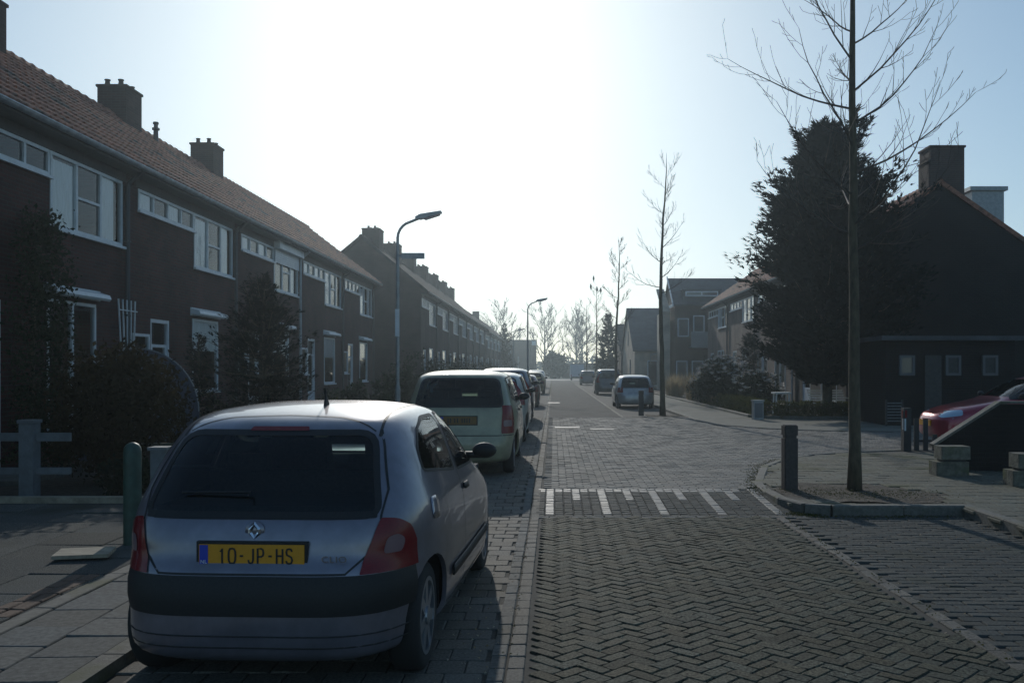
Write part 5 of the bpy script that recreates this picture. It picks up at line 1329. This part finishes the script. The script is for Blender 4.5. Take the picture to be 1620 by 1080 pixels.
def street_tree(x, y, h, r0, zb, nb, spread, lab_, seed, zbase=.09, thin=1.0, depth=2, explicit=None, wob=.04):
    t = empty('street_tree', (x, y, zbase), lab_, 'tree', group='bare young trees along the right pavement'); rg = random.Random(seed)
    n = 16; pts = []; q = Vector((0, 0, -.02)); rad = []
    for k in range(n+1):
        u = k/n; pts.append(Vector((wob*math.sin(u*5+seed)*u+rg.gauss(0, .008), wob*math.cos(u*4+seed)*u, h*u))); rad.append(r0*((1-u)**.8*.80+.03)+(r0*.18 if k == 0 else 0))
    g = MB(); g.tube(pts, rad, 12, True); g.build('trunk', M['bark'], t, smooth=True)
    mb = MB()
    def at_(z):
        u = max(0, min(.999, z/h))*n; i = int(u); return pts[i].lerp(pts[i+1], u-i), rad[i]*(1-(u-i))+rad[i+1]*(u-i)
    for k in range(nb):
        z = zb+(h*.96-zb)*(k+rg.random()*.6)/nb; p, rr2 = at_(z); az = k*2.4+rg.uniform(-.5, .5); f = 1-(z-zb)/(h-zb)
        el = R(rg.uniform(2, 26)+(1-f)*34); L_ = spread*(.35+.65*f**.8)*rg.uniform(.7, 1.12)
        twiggy(mb, p, Vector((math.cos(az)*math.cos(el), math.sin(az)*math.cos(el), math.sin(el))), L_, min(rr2*.36, .016*thin), rg, depth, .62, 8)
    mb.build('crown', M['twig'], t)
    return t, at_
street_tree(3.78, 11.6, 8.6, .094, 2.9, 27, 2.15, 'nearest bare street tree in its soil patch on the right corner', 90, wob=.05)
TW = .0042
street_tree(3.70, 31.4, 9.0, .115, 4.0, 15, 1.5, 'second bare street tree beside the farther bollard', 91, .0, wob=.15)
TW = .009
street_tree(3.55, 52, 9.1, .12, 4.0, 12, 1.6, 'third bare street tree beyond the grey silver hatchback', 92, .0, wob=.2)
TW = .014
t4, at4 = street_tree(3.75, 81, 9.0, .12, 4, 15, 1.8, 'fourth bare street tree with birds perched in its top', 93, .0, depth=1)
street_tree(3.6, 101, 9.0, .12, 4, 14, 1.8, 'fifth bare street tree, farthest along the right pavement', 94, .0, depth=1)
for k, (dx, z, lb) in enumerate([(-.25, 9.55, 'topmost'), (-.5, 8.85, 'leftmost'), (.05, 8.6, 'third from left'), (.38, 8.5, 'rightmost')]):
    b = empty('bird', (3.75+dx, 81, z), lb+' of the dark birds perched at the top of the fourth street tree', 'bird', group='birds in the fourth street tree')
    g = MB(); g.blob((0, 0, .0), (.09, .10, .19), 8, 6); g.blob((0, .05, .2), (.06, .06, .06), 8, 5); g.prism([(-.03, -.3), (.03, -.3), (.02, -.1), (-.02, -.1)], 'y', -.06, -.02)
    g.build('body', M['bollard'], b, smooth=True)
    g = MB(); g.tube([(-1.0*dx*.8, 0, -.55), (0, 0, -.19)], .012, 4); g.build('perch_twig', M['twig'], b)
def big_tree(x, y, h, r0, spread, lab_, seed, lev=5):
    t = empty('poplar_tree', (x, y, 0), lab_, 'tree', group='tall bare trees at the end of the street'); rg = random.Random(seed); g = MB(); mb = MB()
    g.tube([(0, 0, 0), (.1, 0, h*.25), (0, .1, h*.6), (.1, 0, h*.9)], [r0, r0*.75, r0*.4, .03], 8); g.build('trunk', M['bark'], t)
    def rec(p, d, L_, r, k):
        n = 4; pts = [p]; q = p.copy(); dd = d.normalized()
        for _ in range(n): dd = (dd+Vector((rg.gauss(0, .09), rg.gauss(0, .09), .07))).normalized(); q = q+dd*L_/n; pts.append(q.copy())
        mb.tube(pts, [r*(1-.6*i/n) for i in range(n+1)], 4 if k > 2 else 3, False)
        if k > 0:
            for _ in range(3 if k > 1 else 4):
                i = rg.randint(1, n); sd = dd.orthogonal().normalized(); sd = Matrix.Rotation(rg.uniform(0, 6.28), 3, dd) @ sd
                rec(pts[i], dd+sd*rg.uniform(.35, .75), L_*rg.uniform(.5, .75), max(.036, r*.6), k-1)
    for k in range(17):
        z = h*(.16+.72*k/17); az = k*2.4+rg.uniform(-.4, .4); f = 1-k/17; el = R(38+25*(1-f)); rec(Vector((0, 0, z)), Vector((math.cos(az)*math.cos(el), math.sin(az)*math.cos(el), math.sin(el))), spread*(.35+.5*f), r0*.35*f+.05, 3)
    mb.build('crown', M['twig'], t)
big_tree(-2.0, 200, 14.5, .32, 7.0, 'bare poplar straight ahead between flat block and dark bush', 101)
big_tree(-11.0, 200, 15.5, .3, 6.5, 'bare tree above the far left terrace', 102)
big_tree(4.6, 190, 13.5, .28, 6.0, 'bare tree left of the fourth street tree', 103)
big_tree(6.6, 215, 13.5, .28, 5.5, 'bare tree behind the fifth street tree', 104)
shrub(.15, 160, 0, 2.0, 1.6, 4.6, 2600, .5, 'evergreen', 'big dark dome shaped evergreen at the end of the street', 111, clumps=90, name='evergreen_bush')
for k, (x, y, r_, h_) in enumerate([(-6.5, 185, 3, 3.4), (12, 178, 4.5, 4.2), (9.5, 165, 2.6, 3.0), (7.3, 120, 1.6, 3.0), (-12, 190, 3.5, 4)]):
    shrub(x, y, 0, r_, r_*.7, h_, 1500, .6, 'evergreen', ['dark hedge behind the flat roofed block', 'wide dark hedge at the right end of the horizon', 'dark bush beside the low brick building', 'dark bush beyond the narrow conifer', 'dark hedge at the far left behind the terrace'][k], 120+k, clumps=70, name='evergreen_bush')
mb = MB(); rg = random.Random(9)
for _ in range(900):
    x = rg.uniform(-150, 170); leaves(mb, (x, 262+rg.uniform(-8, 8), rg.uniform(0, 3.5+2*noise.noise(Vector((x*.05, 0, 0))))), 12, 1.0, 1.4, rg)
tag(mb.build('woodland', M['evergreen']), 'far line of dark woodland on the horizon', 'woodland', kind='stuff')

# ------------------------------------------------------------------ air
hz = MB(); hz.box(-70, 70, -12, 300, -1.2, 20)
ho = hz.build('haze', M['room']); tag(ho, 'pale sunlit haze along the street', 'haze', kind='stuff')
hm = bpy.data.materials.new('haze_air'); hm.use_nodes = True; hn = hm.node_tree; hn.nodes.clear()
o_ = hn.nodes.new('ShaderNodeOutputMaterial'); pv = hn.nodes.new('ShaderNodeVolumePrincipled'); pv.inputs['Color'].default_value = (.74, .90, 1, 1)
pv.inputs['Density'].default_value = .0012; pv.inputs['Anisotropy'].default_value = .76; hn.links.new(pv.outputs[0], o_.inputs['Volume'])
ho.data.materials.clear(); ho.data.materials.append(hm)
